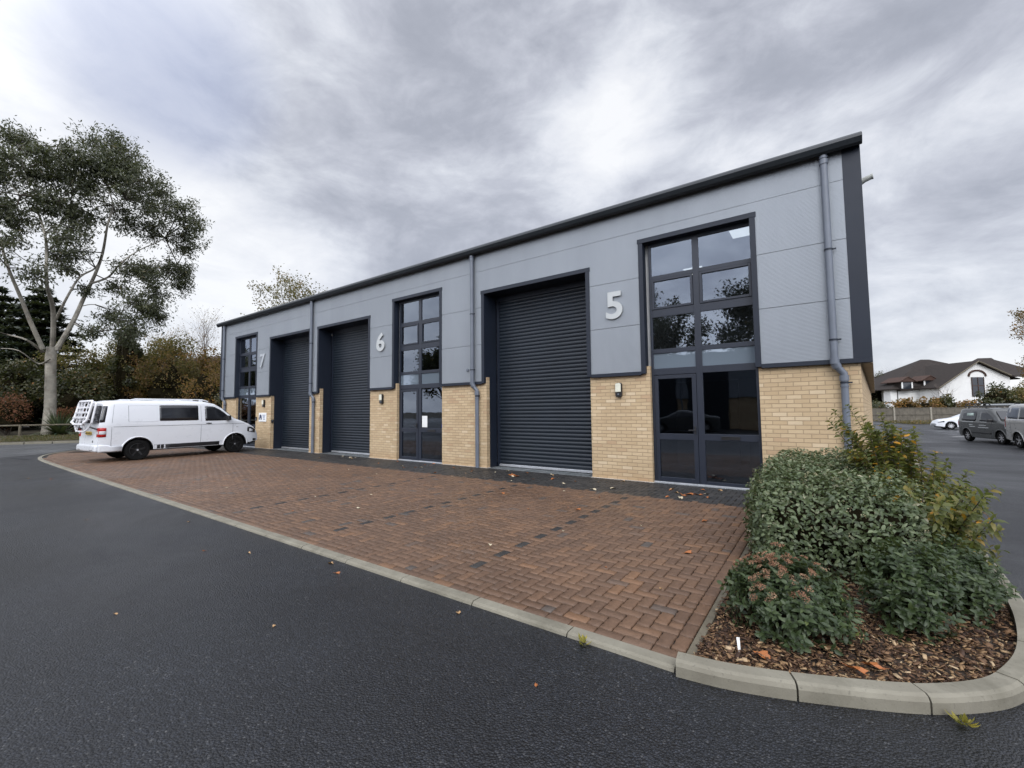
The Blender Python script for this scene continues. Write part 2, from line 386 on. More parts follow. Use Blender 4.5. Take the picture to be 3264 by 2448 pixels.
sd = Vector((math.sin(R(SUN_AZ))*math.cos(R(SUN_EL)), math.cos(R(SUN_AZ))*math.cos(R(SUN_EL)), math.sin(R(SUN_EL))))
so.rotation_euler = sd.to_track_quat('Z', 'Y').to_euler(); so.location = (0, -20, 30)
scene.view_settings.view_transform = 'Standard'; scene.view_settings.look = 'None'; scene.view_settings.gamma = 1; scene.view_settings.exposure = 0

# ------------------------------------------------------------------ ground
def sstep(a, b, x):
    t = min(1, max(0, (x-a)/(b-a))); return t*t*(3-2*t)
def roadz(x, y): return -.025 - .43*sstep(-2, 25, y)*sstep(4.9, 6.2, x - .075*max(0, y)) - .06*sstep(-6.5,-9,y)*sstep(-2,6,x)*0
def gridmesh(name, xs, ys, zf, mat):
    V = np.array([(x, y, zf(x, y)) for y in ys for x in xs]); n = len(xs)
    F = np.array([(j*n+i, j*n+i+1, (j+1)*n+i+1, (j+1)*n+i) for j in range(len(ys)-1) for i in range(n-1)])
    return fast_mesh(name, V, F, mat, smooth=True)
tag(gridmesh('ground', [-900,-60,-30,0,30,60,900], [-900,-60,0,60,900], lambda x, y: -.75, M['grass']), kind='structure')
xs = list(np.arange(-70, 4.5, 4)) + list(np.arange(4.6, 8, .3)) + list(np.arange(8, 71, 4)); ys = list(np.arange(-70, -6, 4)) + list(np.arange(-5, 24, 1)) + list(np.arange(26, 75, 6))
tag(gridmesh('road', xs, ys, roadz, M['road']), kind='structure')
b = MB(); zo = -.021
b.add([(-20.9,-60,zo), (-20.35,-12,zo), (-20.15,-6.9,zo), (-20.75,-5.85,zo), (-23.6,-4.2,zo), (-24.5,1,zo), (-22.5,40,zo), (-40,40,zo), (-60,-60,zo)], [list(range(9))])
tag(b.build('worn_road', M['oldroad']), kind='structure')
# small patches and a drain slot in the tarmac by the corner
b = MB(); b.quad((-19.6,-6.75,-.017), (-18.3,-6.5,-.017), (-18.2,-6.38,-.017), (-19.7,-6.6,-.017))
tag(b.build('road_patch', M['joint']), kind='structure')
# verge
kl = [(-46,-32), (-38,-18.5), (-34.6,-11.8), (-31,-6.2), (-29.2,-3.3), (-27,.2), (-24.2,4.7), (-21.5,9), (-18,20), (-16,60)]
b = MB(); n = len(kl)
for i in range(n-1):
    (x0,y0),(x1,y1) = kl[i], kl[i+1]
    steps = max(1, int(math.hypot(x1-x0,y1-y0)/.9))
    for k in range(steps):
        t0, t1 = k/steps, (k+1)/steps - .012
        a = (x0+(x1-x0)*t0, y0+(y1-y0)*t0); c = (x0+(x1-x0)*t1, y0+(y1-y0)*t1)
        dx, dy = x1-x0, y1-y0; L = math.hypot(dx,dy); nx, ny = -dy/L*.13, dx/L*.13
        b.prism([(a[0],a[1]),(c[0],c[1]),(c[0]+nx,c[1]+ny),(a[0]+nx,a[1]+ny)], 2, -.1, .095)
tag(b.build('kerb', M['kerb'], bevel=.012), kind='structure')
V = []; F = []; rows = 9
pts = []
for i in range(n-1):
    for k in range(6): t = k/6; pts.append((kl[i][0]+(kl[i+1][0]-kl[i][0])*t, kl[i][1]+(kl[i+1][1]-kl[i][1])*t))
pts.append(kl[-1])
for (x, y) in pts:
    for j in range(rows):
        dd = [0.13,.4,1,2,3.5,6,10,20,60][j]
        V.append((x - dd*.86, y + dd*.3, [.085,.1,.12,.18,.25,.3,.35,.4,.5][j] + random.uniform(-.02,.02)))
for i in range(len(pts)-1):
    for j in range(rows-1): F.append((i*rows+j, i*rows+j+1, (i+1)*rows+j+1, (i+1)*rows+j))
tag(fast_mesh('verge', np.array(V), np.array(F), M['grass']), kind='structure')

# front kerb (flush dropped kerbs), bed kerb (raised) as kerb units
def kerb_run(path, width, ztop, zbot, unit, mat, side, name='kerb', bev=.008, ztop1=None, gap=.01):
    """path = outer edge line; width inward given by side (+1 = left of direction)"""
    C0 = [Vector(q) for q in path]; P = []
    for i in range(len(C0)-1):
        pa, pb_, pc, pd = C0[max(i-1,0)], C0[i], C0[i+1], C0[min(i+2,len(C0)-1)]
        m = 6 if (pc-pb_).length < 2.5 else 1
        for j in range(m):
            t = j/m; P.append(.5*((2*pb_)+(pc-pa)*t+(2*pa-5*pb_+4*pc-pd)*t*t+(-pa+3*pb_-3*pc+pd)*t**3) if m > 1 else pb_.copy())
    P.append(C0[-1]); d = [0]
    for i in range(1, len(P)): d.append(d[-1] + (P[i]-P[i-1]).length)
    def at(s):
        s = min(max(s, 0), d[-1])
        for i in range(1, len(P)):
            if s <= d[i] or i == len(P)-1:
                t = (s-d[i-1])/(d[i]-d[i-1]); return P[i-1].lerp(P[i], t)
    def nrm(s):
        a, c = at(s-.15), at(s+.15); t = (c-a).normalized(); return Vector((-t.y, t.x))*side
    b = MB(); s = 0
    while s < d[-1] - .02:
        e = min(s+unit, d[-1]); k = max(1, int((e-s)/.07)); vs = []; 
        jz = random.uniform(-.002,.002)
        for i in range(k+1):
            q = s + (e-gap-s)*i/k; p = at(q); m = nrm(q); fr = q/d[-1]
            zt = (ztop + ((ztop1-ztop)*fr if ztop1 is not None else 0)) + jz
            vs += [(p.x, p.y, zbot), (p.x-m.x*.004, p.y-m.y*.004, zt-.03), (p.x+m.x*.006, p.y+m.y*.006, zt-.010), (p.x+m.x*.024, p.y+m.y*.024, zt), (p.x+m.x*width, p.y+m.y*width, zt), (p.x+m.x*width, p.y+m.y*width, zbot)]
        fs = []
        for i in range(k):
            for j in range(5): fs.append((i*6+j, i*6+j+1, (i+1)*6+j+1, (i+1)*6+j))
        fs += [(0,1,2,3,4,5), tuple(k*6+j for j in range(5,-1,-1))]
        b.add(vs, fs); s = e
    return tag(b.build(name, mat), kind='structure')
front = [(-22.7,-2.2),(-22.5,-3.6),(-21.9,-4.75),(-20.9,-5.5),(-19.6,-5.98),(-18.2,-6.22),(-16,-6.31),(-12,-6.335),(3.50,-6.345)]
kerb_run(front, .105, 0, -.2, .842, M['kerb'], 1)
bed = [(3.51,-6.375),(3.75,-6.34),(3.984,-6.27),(4.223,-6.175),(4.554,-6.02),(4.773,-5.87),(4.966,-5.68),(5.10,-5.45),(5.22,-5.15),(5.32,-4.75),(5.40,-4.25),(5.45,-3.6),(5.49,-3.0),(5.53,-2.3),(5.60,-1.2),(5.70,0),(7.2,19)]
kerb_run(bed, .105, .062, -.55, .60, M['kerb'], 1)
# gutter-side edging between paving and bed
b = MB()
yy = -6.22
while yy < -.1:
    b.box(3.515, 3.565, yy, min(yy+.905, -.02), -.1, .012 + random.uniform(-.002,.002)); yy += .914
tag(b.build('edging_strip', M['timber'], bevel=.004), kind='structure')

# ------------------------------------------------------------------ block paving, real blocks in herringbone
PW, PL = .096, .192
X0, X1, Y0, Y1 = -21.5, 3.505, -6.225, .0
def fronty(x):          # inner line of the front kerb
    pr = [(-22.6,-2.4),(-22.38,-3.6),(-21.8,-4.65),(-20.85,-5.38),(-19.57,-5.87),(-18.2,-6.11),(-16,-6.2),(-12,-6.228),(4,-6.238)]
    for (a, c), (e, g) in zip(pr, pr[1:]):
        if a <= x <= e: return c + (g-c)*(x-a)/(e-a)
    return -2
pavers = {'paver': [], 'charpaver': [], 'palepaver': []}
def wav(n, amp): return [amp*math.sin(2*math.pi*i/n*2) for i in range(n+1)]
def paver(kind, x, y, lx, ly, rnd): pavers[kind].append((x, y, lx, ly, rnd))
ox, oy = 3.505-.096, -6.238+.096
darkcols = [round((xx-ox)/PW) for xx in (1.36,-.93,-3.22)]
def prnd():
    r = random.random()
    return random.uniform(0,.78) if r < .9 else random.uniform(.78, 1)
nx = int((X1-X0)/PW)+6; ny = 66
for bb in range(-1, ny):
    for aa in range(-nx, 0):
        s = (aa-bb) % 4; x = ox + aa*PW; y = oy + bb*PW
        if s == 0: lx, ly = PL, PW
        elif s == 3: lx, ly = PW, PL
        else: continue
        xe, ye = x+lx, y+ly
        cutL = fronty(max(x+lx/2, -22.5)) + .096
        if ye < cutL + .02 or y > -.06: continue
        y_ = max(y, cutL); ye_ = min(ye, -.005); xe_ = min(xe, ox)
        if xe_-x < .03 or ye_-y_ < .03 or x < X0: continue
        kind = 'charpaver' if (y_+ye_)/2 > -1.49 else 'paver'
        if kind == 'paver' and s == 3 and aa in darkcols and y > cutL+.15: kind = 'charpaver'
        paver(kind, x, y_, xe_-x, ye_-y_, prnd() if kind == 'paver' else random.random())
x = ox + .096
while x > -18:          # border course along the kerb
    lx = PL; y = fronty(x-lx/2); paver('paver', x-lx, y, lx, PW, prnd()); x -= PL
y = Y0 + .1
while y < -.2: paver('paver' if y < -1.49 else 'charpaver', ox, y, PW, PL, prnd()); y += PL
for (a, c, yb) in ((-3.02,0,.46),(-11.02,-8,.46),(-14.74,-11.72,.46),(1.35,3.33,.13),(-6.65,-4.67,.13),(-18.07,-16.09,.13)):
    x = a
    while x < c-.03:
        lx = min(.192, c-x); y = 0.0
        while y < yb-.02: ly = min(.096, yb-y); paver('palepaver', x, y, lx, ly, random.random()); y += .096
        x += .192
for kind, L in pavers.items():
    V = []; F = []; rn = []; base = 0
    for (x, y, lx, ly, rd) in L:
        near = x > -7 and kind != 'palepaver'
        g = .0036; x0, x1, y0, y1 = x+g, x+lx-g, y+g, y+ly-g
        tz = random.uniform(-.0018, .0018); tx = random.uniform(-.006,.006); ty = random.uniform(-.006,.006)
        if near and lx > .15: ring = [(x0+(x1-x0)*i/6, y0+w_) for i, w_ in enumerate(wav(6,.0035))] + [(x1-(x1-x0)*i/6, y1+w_) for i, w_ in enumerate(wav(6,-.0035)[::1])]
        elif near and ly > .15: ring = [(x0+w_, y1-(y1-y0)*i/6) for i, w_ in enumerate(wav(6,.0035))] + [(x1+w_, y0+(y1-y0)*i/6) for i, w_ in enumerate(wav(6,-.0035))]
        else: ring = [(x0,y0),(x1,y0),(x1,y1),(x0,y1)]
        n = len(ring); mx, my = x+lx/2, y+ly/2
        zf = lambda px, py: tz + tx*(px-mx) + ty*(py-my)
        for px, py in ring: V.append((px, py, -.018))
        for px, py in ring: V.append((px, py, zf(px,py)-.0065))
        for px, py in ring:
            V.append((mx+(px-mx)*(1-.006/(lx/2)), my+(py-my)*(1-.006/(ly/2)), zf(px,py)))
        for i in range(n):
            j = (i+1) % n
            F.append((base+i, base+j, base+n+j, base+n+i)); F.append((base+n+i, base+n+j, base+2*n+j, base+2*n+i)); rn += [rd, rd]
        if n == 4: F.append((base+8,base+9,base+10,base+11)); rn.append(rd)
        else:
            h = n//2
            for i in range(h-1): F.append((base+2*n+i, base+2*n+i+1, base+2*n+n-2-i, base+2*n+n-1-i)); rn.append(rd)
        base += 3*n
    F = np.array(F); V = np.array(V)
    o = fast_mesh({'paver':'block_paving','charpaver':'charcoal_block_paving','palepaver':'pale_block_paving'}[kind], V, F, M[kind], rnd=rn)
    tag(o, kind='structure')
b = MB(); zs_ = -.0165
inner = [(x, fronty(x)+.0) for x in (-22.38,-21.8,-20.85,-19.57,-18.2,-16,-12,3.51)]
b.add([(x, y, zs_) for x, y in inner] + [(3.51,.47,zs_), (-22.38,.47,zs_)], [list(range(10))])
tag(b.build('paving_bed', M['sand']), kind='structure')
# corner of soil and plants beyond the paving end
b = MB(); b.add([(-22.3,-3.4,.005),(-21.6,-4.6,.01),(-20.3,-5.2,.01),(-20.0,-4.6,.03),(-20.1,.5,.06),(-21,6,.06),(-22.5,6,.03)], [list(range(7))])
tag(b.build('soil_bed', M['soil']), kind='structure')

# ------------------------------------------------------------------ the industrial building
BASE = -.5; YF = -.0664
bld = empty('industrial_building', (0,0,0), 0, 'long grey clad industrial unit block with three navy roller shutters and buff brick base', 'building')
def splay(y): return 4.78 + .075*y
# brick piers and walls (front), each a solid with its returns
brick_x = [(-19.6,-18.07), (-16.09,-14.74), (-11.72,-11.02), (-8,-6.65), (-4.67,-3.02), (0,1.35)]
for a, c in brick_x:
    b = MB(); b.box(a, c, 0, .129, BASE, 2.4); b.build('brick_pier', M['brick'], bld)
b = MB()
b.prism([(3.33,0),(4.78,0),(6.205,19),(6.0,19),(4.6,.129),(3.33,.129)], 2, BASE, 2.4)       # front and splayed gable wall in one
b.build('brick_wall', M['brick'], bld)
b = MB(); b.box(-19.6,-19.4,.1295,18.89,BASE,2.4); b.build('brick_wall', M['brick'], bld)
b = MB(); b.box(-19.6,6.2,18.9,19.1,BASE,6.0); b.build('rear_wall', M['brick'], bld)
for a, c in brick_x + [(3.33,4.78)]:
    b = MB(); b.box(a-.03, c+.03, -.035, .12, -.1, .008); b.build('concrete_footing', M['strip'], bld, bevel=.004)
# silver cladding panels
opens = []      # (x0, x1, ztop)
for (x0, x1, zt) in ((-3.13,.055,4.735), (1.195,3.385,5.10)):
    opens += [(x0, x1, zt), (x0-8, x1-8, zt)]
# unit seven is the mirror image of unit six
opens += [(-14.795, -11.61, 4.735), (-18.125, -15.935, 5.10)]
opens = sorted(opens)
XL, XR, ZT = -19.5, 4.69, 5.80
b = MB(); edges = [2.286 + k for k in range(4)] + [ZT]
for k in range(4):
    z0, z1 = edges[k] + .004, edges[k+1] - .004
    cuts = sorted(set([z0, z1] + [o_[2] for o_ in opens if z0 < o_[2] < z1]))
    for c0, c1 in zip(cuts, cuts[1:]):
        x = XL
        for (a, c, zt) in opens:
            if zt > c0 + 1e-4:
                if a > x: b.box(x, a, YF, YF+.03, c0, c1)
                x = max(x, c)
        b.box(x, XR, YF, YF+.03, c0, c1)
b.build('cladding_panel', M['clad'], bld)
# dark backing behind joints
b = MB()
cuts = [2.25, 4.735, 5.10, ZT+.02]
for c0, c1 in zip(cuts, cuts[1:]):
    x = -19.6
    for (a, c, zt) in opens:
        if zt > c0 + 1e-4:
            if a > x: b.box(x, a+.02, YF+.031, -.001, c0, c1)
            x = max(x, c-.02)
    b.box(x, 4.75, YF+.031, -.001, c0, c1)
b.build('cladding_backing', M['joint'], bld)
# flashings: drips, corners, opening surrounds with reveals
runs = [(-19.75,-18.125), (-15.935,-14.795), (-11.61,-11.13), (-7.945,-6.805), (-4.615,-3.13), (.055,1.195), (3.385,4.93)]
for a, c in runs: b = MB(); b.box(a, c, YF-.012, .02, 2.215, 2.288); b.build('drip_flashing', M['navy'], bld, bevel=.003)
b = MB(); b.box(4.688, 4.93, YF-.006, .10, 2.2885, 5.83); b.build('corner_flashing', M['navy'], bld, bevel=.003)
b = MB(); b.box(-19.75, -19.5, YF-.006, .10, 2.2885, 5.83); b.build('corner_flashing', M['navy'], bld, bevel=.003)
for (a, c, zt) in opens:
    shut = zt < 5; b = MB()
    yr = .46 if shut else .125
    wf = .095
    b.box(a, a+wf, YF-.016, YF+.02, 2.24, zt-.095); b.box(c-wf, c, YF-.016, YF+.02, 2.24, zt-.095)       # side faces
    b.box(a-.015, c+.015, YF-.019, YF+.02, zt-.094, zt)                                              # head face
    b.box(a+.03, a+wf-.002, YF+.021, yr, 2.24, zt-.095); b.box(c-wf+.002, c-.03, YF+.021, yr, 2.24, zt-.095)   # reveals
    b.box(a+.03, c-.03, YF+.021, yr, zt-.0945, zt-.04)
    if shut:
        b.box(a+.03, a+wf-.002, .13, yr, 0, 2.2395); b.box(c-wf+.002, c-.03, .13, yr, 0, 2.2395)
    b.build('opening_surround', M['navy'], bld, bevel=.003)
b = MB()
b.prism([(4.93,YF),(6.36,19),(6.2,19),(4.79,.02)], 2, 2.2, 2.214)
b.build('gable_soffit', M['soffit'], bld)
b = MB()
b.prism([(4.932,.1005),(6.362,19),(6.342,19),(4.912,.1005)], 2, 2.2145, 5.83)
b.build('gable_cladding', M['clad'], bld)
b = MB(); b.prism([(4.915,.1005),(4.932,.1005),(6.362,19),(6.345,19)],2,5.831,6.0); b.build('gable_trim', M['navy'], bld)
b = MB(); b.box(-19.75,-19.6,.1005,19,2.2145,5.83); b.build('gable_cladding', M['navy'], bld)
# roof with shallow ridge; gutter
b = MB(); yc = 9.5
b.prism([(YF,5.85),(yc,6.55),(yc,6.63),(-.2,5.94)], 0, -19.85, 4.94)
b.prism([(yc,6.551),(19.1,5.86),(19.3,5.93),(yc,6.631)], 0, -19.85, 5.6)
b.build('roof', M['gutter'], bld)
b = MB()
b.prism([(-.065,5.80),(-.19,5.745),(-.235,5.775),(-.275,5.85),(-.27,5.895),(-.19,5.955),(-.06,5.975)], 0, -19.86, 4.955)
b.build('gutter', M['gutter'], bld, bevel=.004)

# roller shutters
def shutter(x0, x1, label):
    zt = 4.64; s = empty('roller_shutter', (0,0,0)); s.parent = bld; s['label'] = label
    z = .075; prof = []
    while z < zt:
        for t, q in ((0,.012),(.12,.003),(.35,-.006),(.6,-.007),(.85,.001),(.97,.010)): prof.append((.475+q, z+.0945*t))
        z += .0945
    n = len(prof); vs = [(x0+.07, y, z_) for y, z_ in prof] + [(x1-.07, y, z_) for y, z_ in prof]
    b = MB(); b.add(vs, [(i, i+1, n+i+1, n+i) for i in range(n-1)]); o = b.build('slat_curtain', M['shutter'], s)
    b = MB(); b.box(x0+.075, x1-.075, .445, .49, .012, .07); b.build('bottom_bar', M['alu'], s, bevel=.004)
    for sgn, xx in ((1,x0),(-1,x1)):
        b = MB(); xa, xb = sorted((xx+sgn*.004, xx+sgn*.085)); b.box(xa, xb, .4605, .50, .0, zt)
        xa, xb = sorted((xx+sgn*.085, xx+sgn*.093)); b.box(xa, xb, .455, .475, .0, zt); b.build('guide_rail', M['frame'], s)
    b = MB(); b.box(x0+.01, x1-.01, .44, .52, 4.52, 4.66); b.box(x0+.01, x1-.01, .43, .4395, 4.50, 4.515); b.build('lintel_box', M['frame'], s)
    b = MB(); b.box(x0-.02, x1+.02, .53, .56, 0, 5.2); b.build('backing_panel', M['joint'], s)
shutter(-3.02, 0, 'nearest navy roller shutter beside the 5 pier')
shutter(-11.02, -8, 'middle navy roller shutter beside the 6 pier')
shutter(-14.74, -11.72, 'farthest navy roller shutter beside the 7 pier')

# glazed entrance screens
def entrance(xo, flip, label, unit):
    e = empty('glazed_entrance', (0,0,0)); e.parent = bld; e['label'] = label
    fx = (lambda x: xo + x) if not flip else (lambda x: xo - x)
    def bx(b, x0, x1, y0, y1, z0, z1):
        a, c = sorted((fx(x0), fx(x1))); b.box(a, c, y0, y1, z0, z1)
    # frame members; local x 0..1.98 over the brick opening, wider above
    F = MB()
    bx(F, .005, .055, .09, .16, .03, 5.0); bx(F, 1.925, 1.975, .09, .16, .03, 5.0)
    bx(F, .885, 1.005, .095, .16, .03, 5.0)
    for z0, z1 in ((4.935,5.01), (4.225,4.305), (3.42,3.58), (2.655,2.745), (2.205,2.34)):
        bx(F, .0551, .8849, .0955, .16, z0, z1); bx(F, 1.0051, 1.9249, .0955, .16, z0, z1)
    bx(F, 1.0051, 1.9249, .0955, .16, .88, 1.005); bx(F, 1.0051, 1.9249, .0955, .16, .03, .09)
    F.build('frame', M['frame'], e, bevel=.004)
    # opening lights' own sashes
    for (x0, x1, z0, z1) in ((.06,.88,3.585,4.22),(1.01,1.92,3.585,4.22)):
        S = MB(); bx(S,x0,x0+.045,.08,.12,z0,z1); bx(S,x1-.045,x1,.08,.12,z0,z1); bx(S,x0+.0451,x1-.0451,.0805,.12,z0,z0+.045); bx(S,x0+.0451,x1-.0451,.0805,.12,z1-.045,z1)
        S.build('window_sash', M['frame'], e, bevel=.004)
    for (x0, x1, z0, z1) in ((.055,.885,4.305,4.935),(1.005,1.925,4.305,4.935),(.105,.835,3.63,4.175),(1.055,1.875,3.63,4.175),(.055,.885,2.745,3.42),(1.005,1.925,2.745,3.42),(1.005,1.925,1.005,2.205),(1.005,1.925,.09,.88)):
        P = MB(); bx(P, x0, x1, .118, .124, z0, z1); P.build('window_pane', M['glass'], e)
    for (x0, x1) in ((.055,.885),(1.005,1.925)):
        P = MB(); bx(P, x0, x1, .118, .124, 2.34, 2.655); P.build('spandrel_pane', M['spandrel'], e)
    # door leaf on the side away from the fixed light
    D = MB()
    bx(D,.06,.135,.085,.135,.035,2.195); bx(D,.80,.88,.085,.135,.035,2.195)
    bx(D,.1351,.7999,.0855,.135,2.12,2.195); bx(D,.1351,.7999,.0855,.135,.88,1.0); bx(D,.1351,.7999,.0855,.135,.035,.12)
    d = D.build('door', M['frame'], e, bevel=.004)
    for z0, z1 in ((1.0,2.12),(.12,.88)):
        P = MB(); bx(P,.135,.80,.118,.124,z0,z1); P.build('door_pane', M['glass'], d)
    H = MB(); bx(H,.825,.855,.066,.085,1.0,1.16); bx(H,.835,.85,.03,.066,1.065,1.085); bx(H,.72,.85,.028,.042,1.064,1.086); H.build('door_handle', M['black'], d, bevel=.003)
    Lb = MB(); bx(Lb,1.30,1.62,.078,.0953,.905,.965); bx(Lb,1.30,1.62,.068,.0779,.95,.965); Lb.build('letter_plate', M['black'], e, bevel=.003)
    S = MB(); bx(S,-.02,2.0,.045,.13,-.02,.028); S.build('threshold', M['alu'], e, bevel=.003)
    # rooms behind the glass
    I = MB()
    bx(I,-.5,-.48,.17,5,0,5.3); bx(I,3.1,3.12,.17,5,0,5.3); bx(I,-.48,3.1,5,5.02,0,5.3); bx(I,-.48,3.1,.17,5,2.36,2.64); bx(I,-.48,3.1,.17,5,5.12,5.14)
    bx(I,-.48,-.02,.165,.17,0,5.12); bx(I,2.0,3.1,.165,.17,0,5.12)
    I.build('inner_room', M['interior'], e)
    I = MB(); bx(I,-.48,3.1,.17,5,-.01,.01); bx(I,-.3,1.2,3.0,3.1,.012,2.2); bx(I,1.5,2.4,2.2,2.8,.012,.8); I.build('room_floor', M['interior_dark'], e)
    if unit != 7:
        for (a, c, y0, y1) in ((.1,.55,2.6,3.2),(1.5,2.4,.5,1.1),(1.9,2.8,1.9,2.5)) if unit == 5 else ((1.7,2.3,1.0,1.6),):
            I = MB(); bx(I, a, c, y0, y1, 5.10, 5.115); I.build('ceiling_light', M['lamp'], e)
    return e, bx
e5, bx5 = entrance(1.35, False, 'nearest glazed entrance screen with letter plate, between the 5 pier and the end wall', 5)
e6, bx6 = entrance(-6.65, False, 'middle glazed entrance screen with a white notice on the glass', 6)
e7, bx7 = entrance(-16.09, True, 'farthest glazed entrance screen behind the white van', 7)
b = MB(); bx6(b,1.03,1.25,.112,.1175,1.03,1.37); b.build('paper_notice', M['white'], e6)
b = MB(); bx6(b,1.86,1.92,.112,.1175,1.03,1.13); b.build('blue_sticker', simple('blue_sticker', (.05,.12,.5), .5), e6)

# downpipes with elbow and clips
def downpipe(x, s, label):
    p = empty('downpipe', (0,0,0)); p.parent = bld; p['label'] = label
    b = MB(); r = .053; xl = x + s*.115; yp = -.13
    b.tube([(x,yp,5.80),(x,yp,2.27)], r, 16, False)
    b.tube([(x,yp,2.27),(x,yp,2.215),(x+s*.02,yp+.012,2.17),(x+s*.075,yp+.045,2.10),(xl,yp+.06,2.05),(xl,yp+.06,1.99)], .0535, 16, False)
    b.tube([(xl,yp+.06,1.99),(xl,yp+.06,.0)], r, 16)
    b.build('pipe', M['pipe'], p, smooth=True)
    for (xx, yy, z0, z1, rr) in ((x,yp,5.60,5.68,.06),(x,yp,2.21,2.29,.062),(x,yp,5.70,5.79,.058),(xl,yp+.06,1.93,2.02,.062),(xl,yp+.06,1.83,1.85,.058)):
        b = MB(); b.tube([(xx,yy,z0),(xx,yy,z1)], rr+.004, 16); b.build('pipe_collar', M['pipe'], p, smooth=True)
    b = MB(); b.tube([(x+s*.005,yp,2.215),(x+s*.03,yp+.018,2.155)], .067, 16); b.build('pipe_collar', M['pipe'], p, smooth=True)
    for (xx, yy, z) in ((x,yp,4.13),(x,yp,2.61),(xl,yp+.06,1.90)):
        b = MB(); b.tube([(xx,yy,z-.014),(xx,yy,z+.014)], .060, 16); b.box(xx+.05, xx+.105, yy-.008, yy+.008, z-.012, z+.012); b.box(xx-.02,xx+.02,yy+.05,YF if yy<-.1 else 0,z-.012,z+.012)
        b.build('pipe_clip', M['navy'], p)
downpipe(4.44, 1, 'downpipe at the near gable corner')
downpipe(-3.41, 1, 'downpipe beside the nearest shutter')
downpipe(-11.46, 1, 'downpipe between the two farther shutters')
downpipe(-19.25, 1, 'downpipe at the far corner')
b = MB(); b.disc((-3.62, YF-.001, 2.62), (0,-1,0), [(.045,0),(.045,.02),(.03,.026)], 20); b.build('round_vent', M['pipe'], bld, smooth=True)
# flue on the gable
b = MB(); b.tube([(4.98,1.25,5.68),(5.06,1.22,5.72),(5.17,1.2,5.745)], [.05,.05,.048], 14); b.tube([(5.165,1.2,5.744),(5.185,1.198,5.747)], .054, 14)
b.build('boiler_flue', simple('cream_flue', (.36,.37,.34), .5), bld, smooth=True)

# unit numbers
def textmesh(s, name, h, w, depth, mat, parent, loc, off=.02, italic=0):
    cu = bpy.data.curves.new(name, 'FONT'); cu.body = s; cu.size = 1; cu.offset = off; cu.extrude = .02; cu.resolution_u = 6
    t = bpy.data.objects.new('tmp', cu); col.objects.link(t)
    dg = bpy.context.evaluated_depsgraph_get(); dg.update()
    me = bpy.data.meshes.new_from_object(t.evaluated_get(dg)); bpy.data.objects.remove(t); 
    co = np.empty(len(me.vertices)*3); me.vertices.foreach_get('co', co); co = co.reshape(-1,3)
    lo, hi = co.min(0), co.max(0); n = np.empty_like(co)
    n[:,0] = (co[:,0]-lo[0])/(hi[0]-lo[0])*w; n[:,2] = (co[:,1]-lo[1])/(hi[1]-lo[1])*h; n[:,1] = -(co[:,2]-lo[2])/(hi[2]-lo[2])*depth
    me.vertices.foreach_set('co', n.ravel()); me.name = name; me.materials.clear(); me.materials.append(mat)
    o = bpy.data.objects.new(name, me); o.location = loc; link(o, parent); me.update()
    return o
for s, x, wd in (('5', .455, .375), ('6', -7.56, .40), ('7', -15.60, .42)):
    o = textmesh(s, 'unit_number', .60, wd, .03, M['number'], bld, (x, YF-.012, 3.47), .022)
    o['label'] = 'raised pale unit number %s' % s
    if s == '7': o.data.materials[0] = simple('shaded_number_face', (.36,.385,.405), .5, 0, .05, 5)  # same kind of face, its dimmer lighting put into a darker colour
# wall lights
def wall_light(x, label):
    e = empty('wall_light', (x, 0, 1.92), 0, label, 'wall light', 'bulkhead lights on the brick piers')
    b = MB(); pr = [(-.068,-.12),(-.05,-.15),(.05,-.15),(.068,-.12),(.068,.13),(.05,.155),(-.05,.155),(-.068,.13)]
    b.prism(pr, 1, -.075, 0); b.build('housing', M['black'], e, bevel=.008)
    b = MB(); b.prism([(-.062,-.045),(.062,-.045),(.062,.12),(.045,.145),(-.045,.145),(-.062,.12)], 1, -.10, -.0755); b.build('diffuser', simple('cream_diffuser', (.60,.60,.50), .45), e, bevel=.012)
    b = MB(); b.disc((0,-.076,-.095), (0,-1,0), [(.02,0),(.018,.012),(.008,.02)], 12); b.build('sensor', M['pipe'], e, smooth=True)
wall_light(.68, 'black bulkhead light under the 5 on the nearest brick pier')
wall_light(-7.36, 'black bulkhead light on the pier below the 6')
wall_light(-15.30, 'black bulkhead light above the white sign board')
# company sign board on the far pier
sg = empty('sign_board', (-15.42, -.012, 1.33), 0, 'small white company sign board on the far brick pier under the light', 'sign')
b = MB(); b.box(-.33,.33,-.012,.012,-.19,.19); b.build('board', M['white'], sg, bevel=.006)
em = simple('sign_emblem', (.03,.04,.09), .5); b = MB()
b.prism([(-.30,-.11),(-.27,.02),(-.24,.09),(-.17,.12),(-.10,.10),(-.06,.02),(-.03,-.11),(-.075,-.11),(-.10,-.03),(-.12,-.11),(-.15,-.11),(-.145,-.03),(-.19,-.02),(-.22,-.11),(-.25,-.11),(-.24,-.03),(-.275,-.11)], 1, -.016, -.0125)
b.build('emblem', em, sg)
b = MB()
for z, x0, x1 in ((.085,-.01,.29),(.02,.03,.26),(-.03,.06,.22),(-.09,.08,.25)):
    x = x0
    while x < x1: wl = random.uniform(.012,.024); b.box(x, min(x+wl,x1), -.016, -.0125, z-.012, z+.014); x += wl + .009
b.build('lettering', simple('sign_text', (.12,.16,.3), .5), sg)
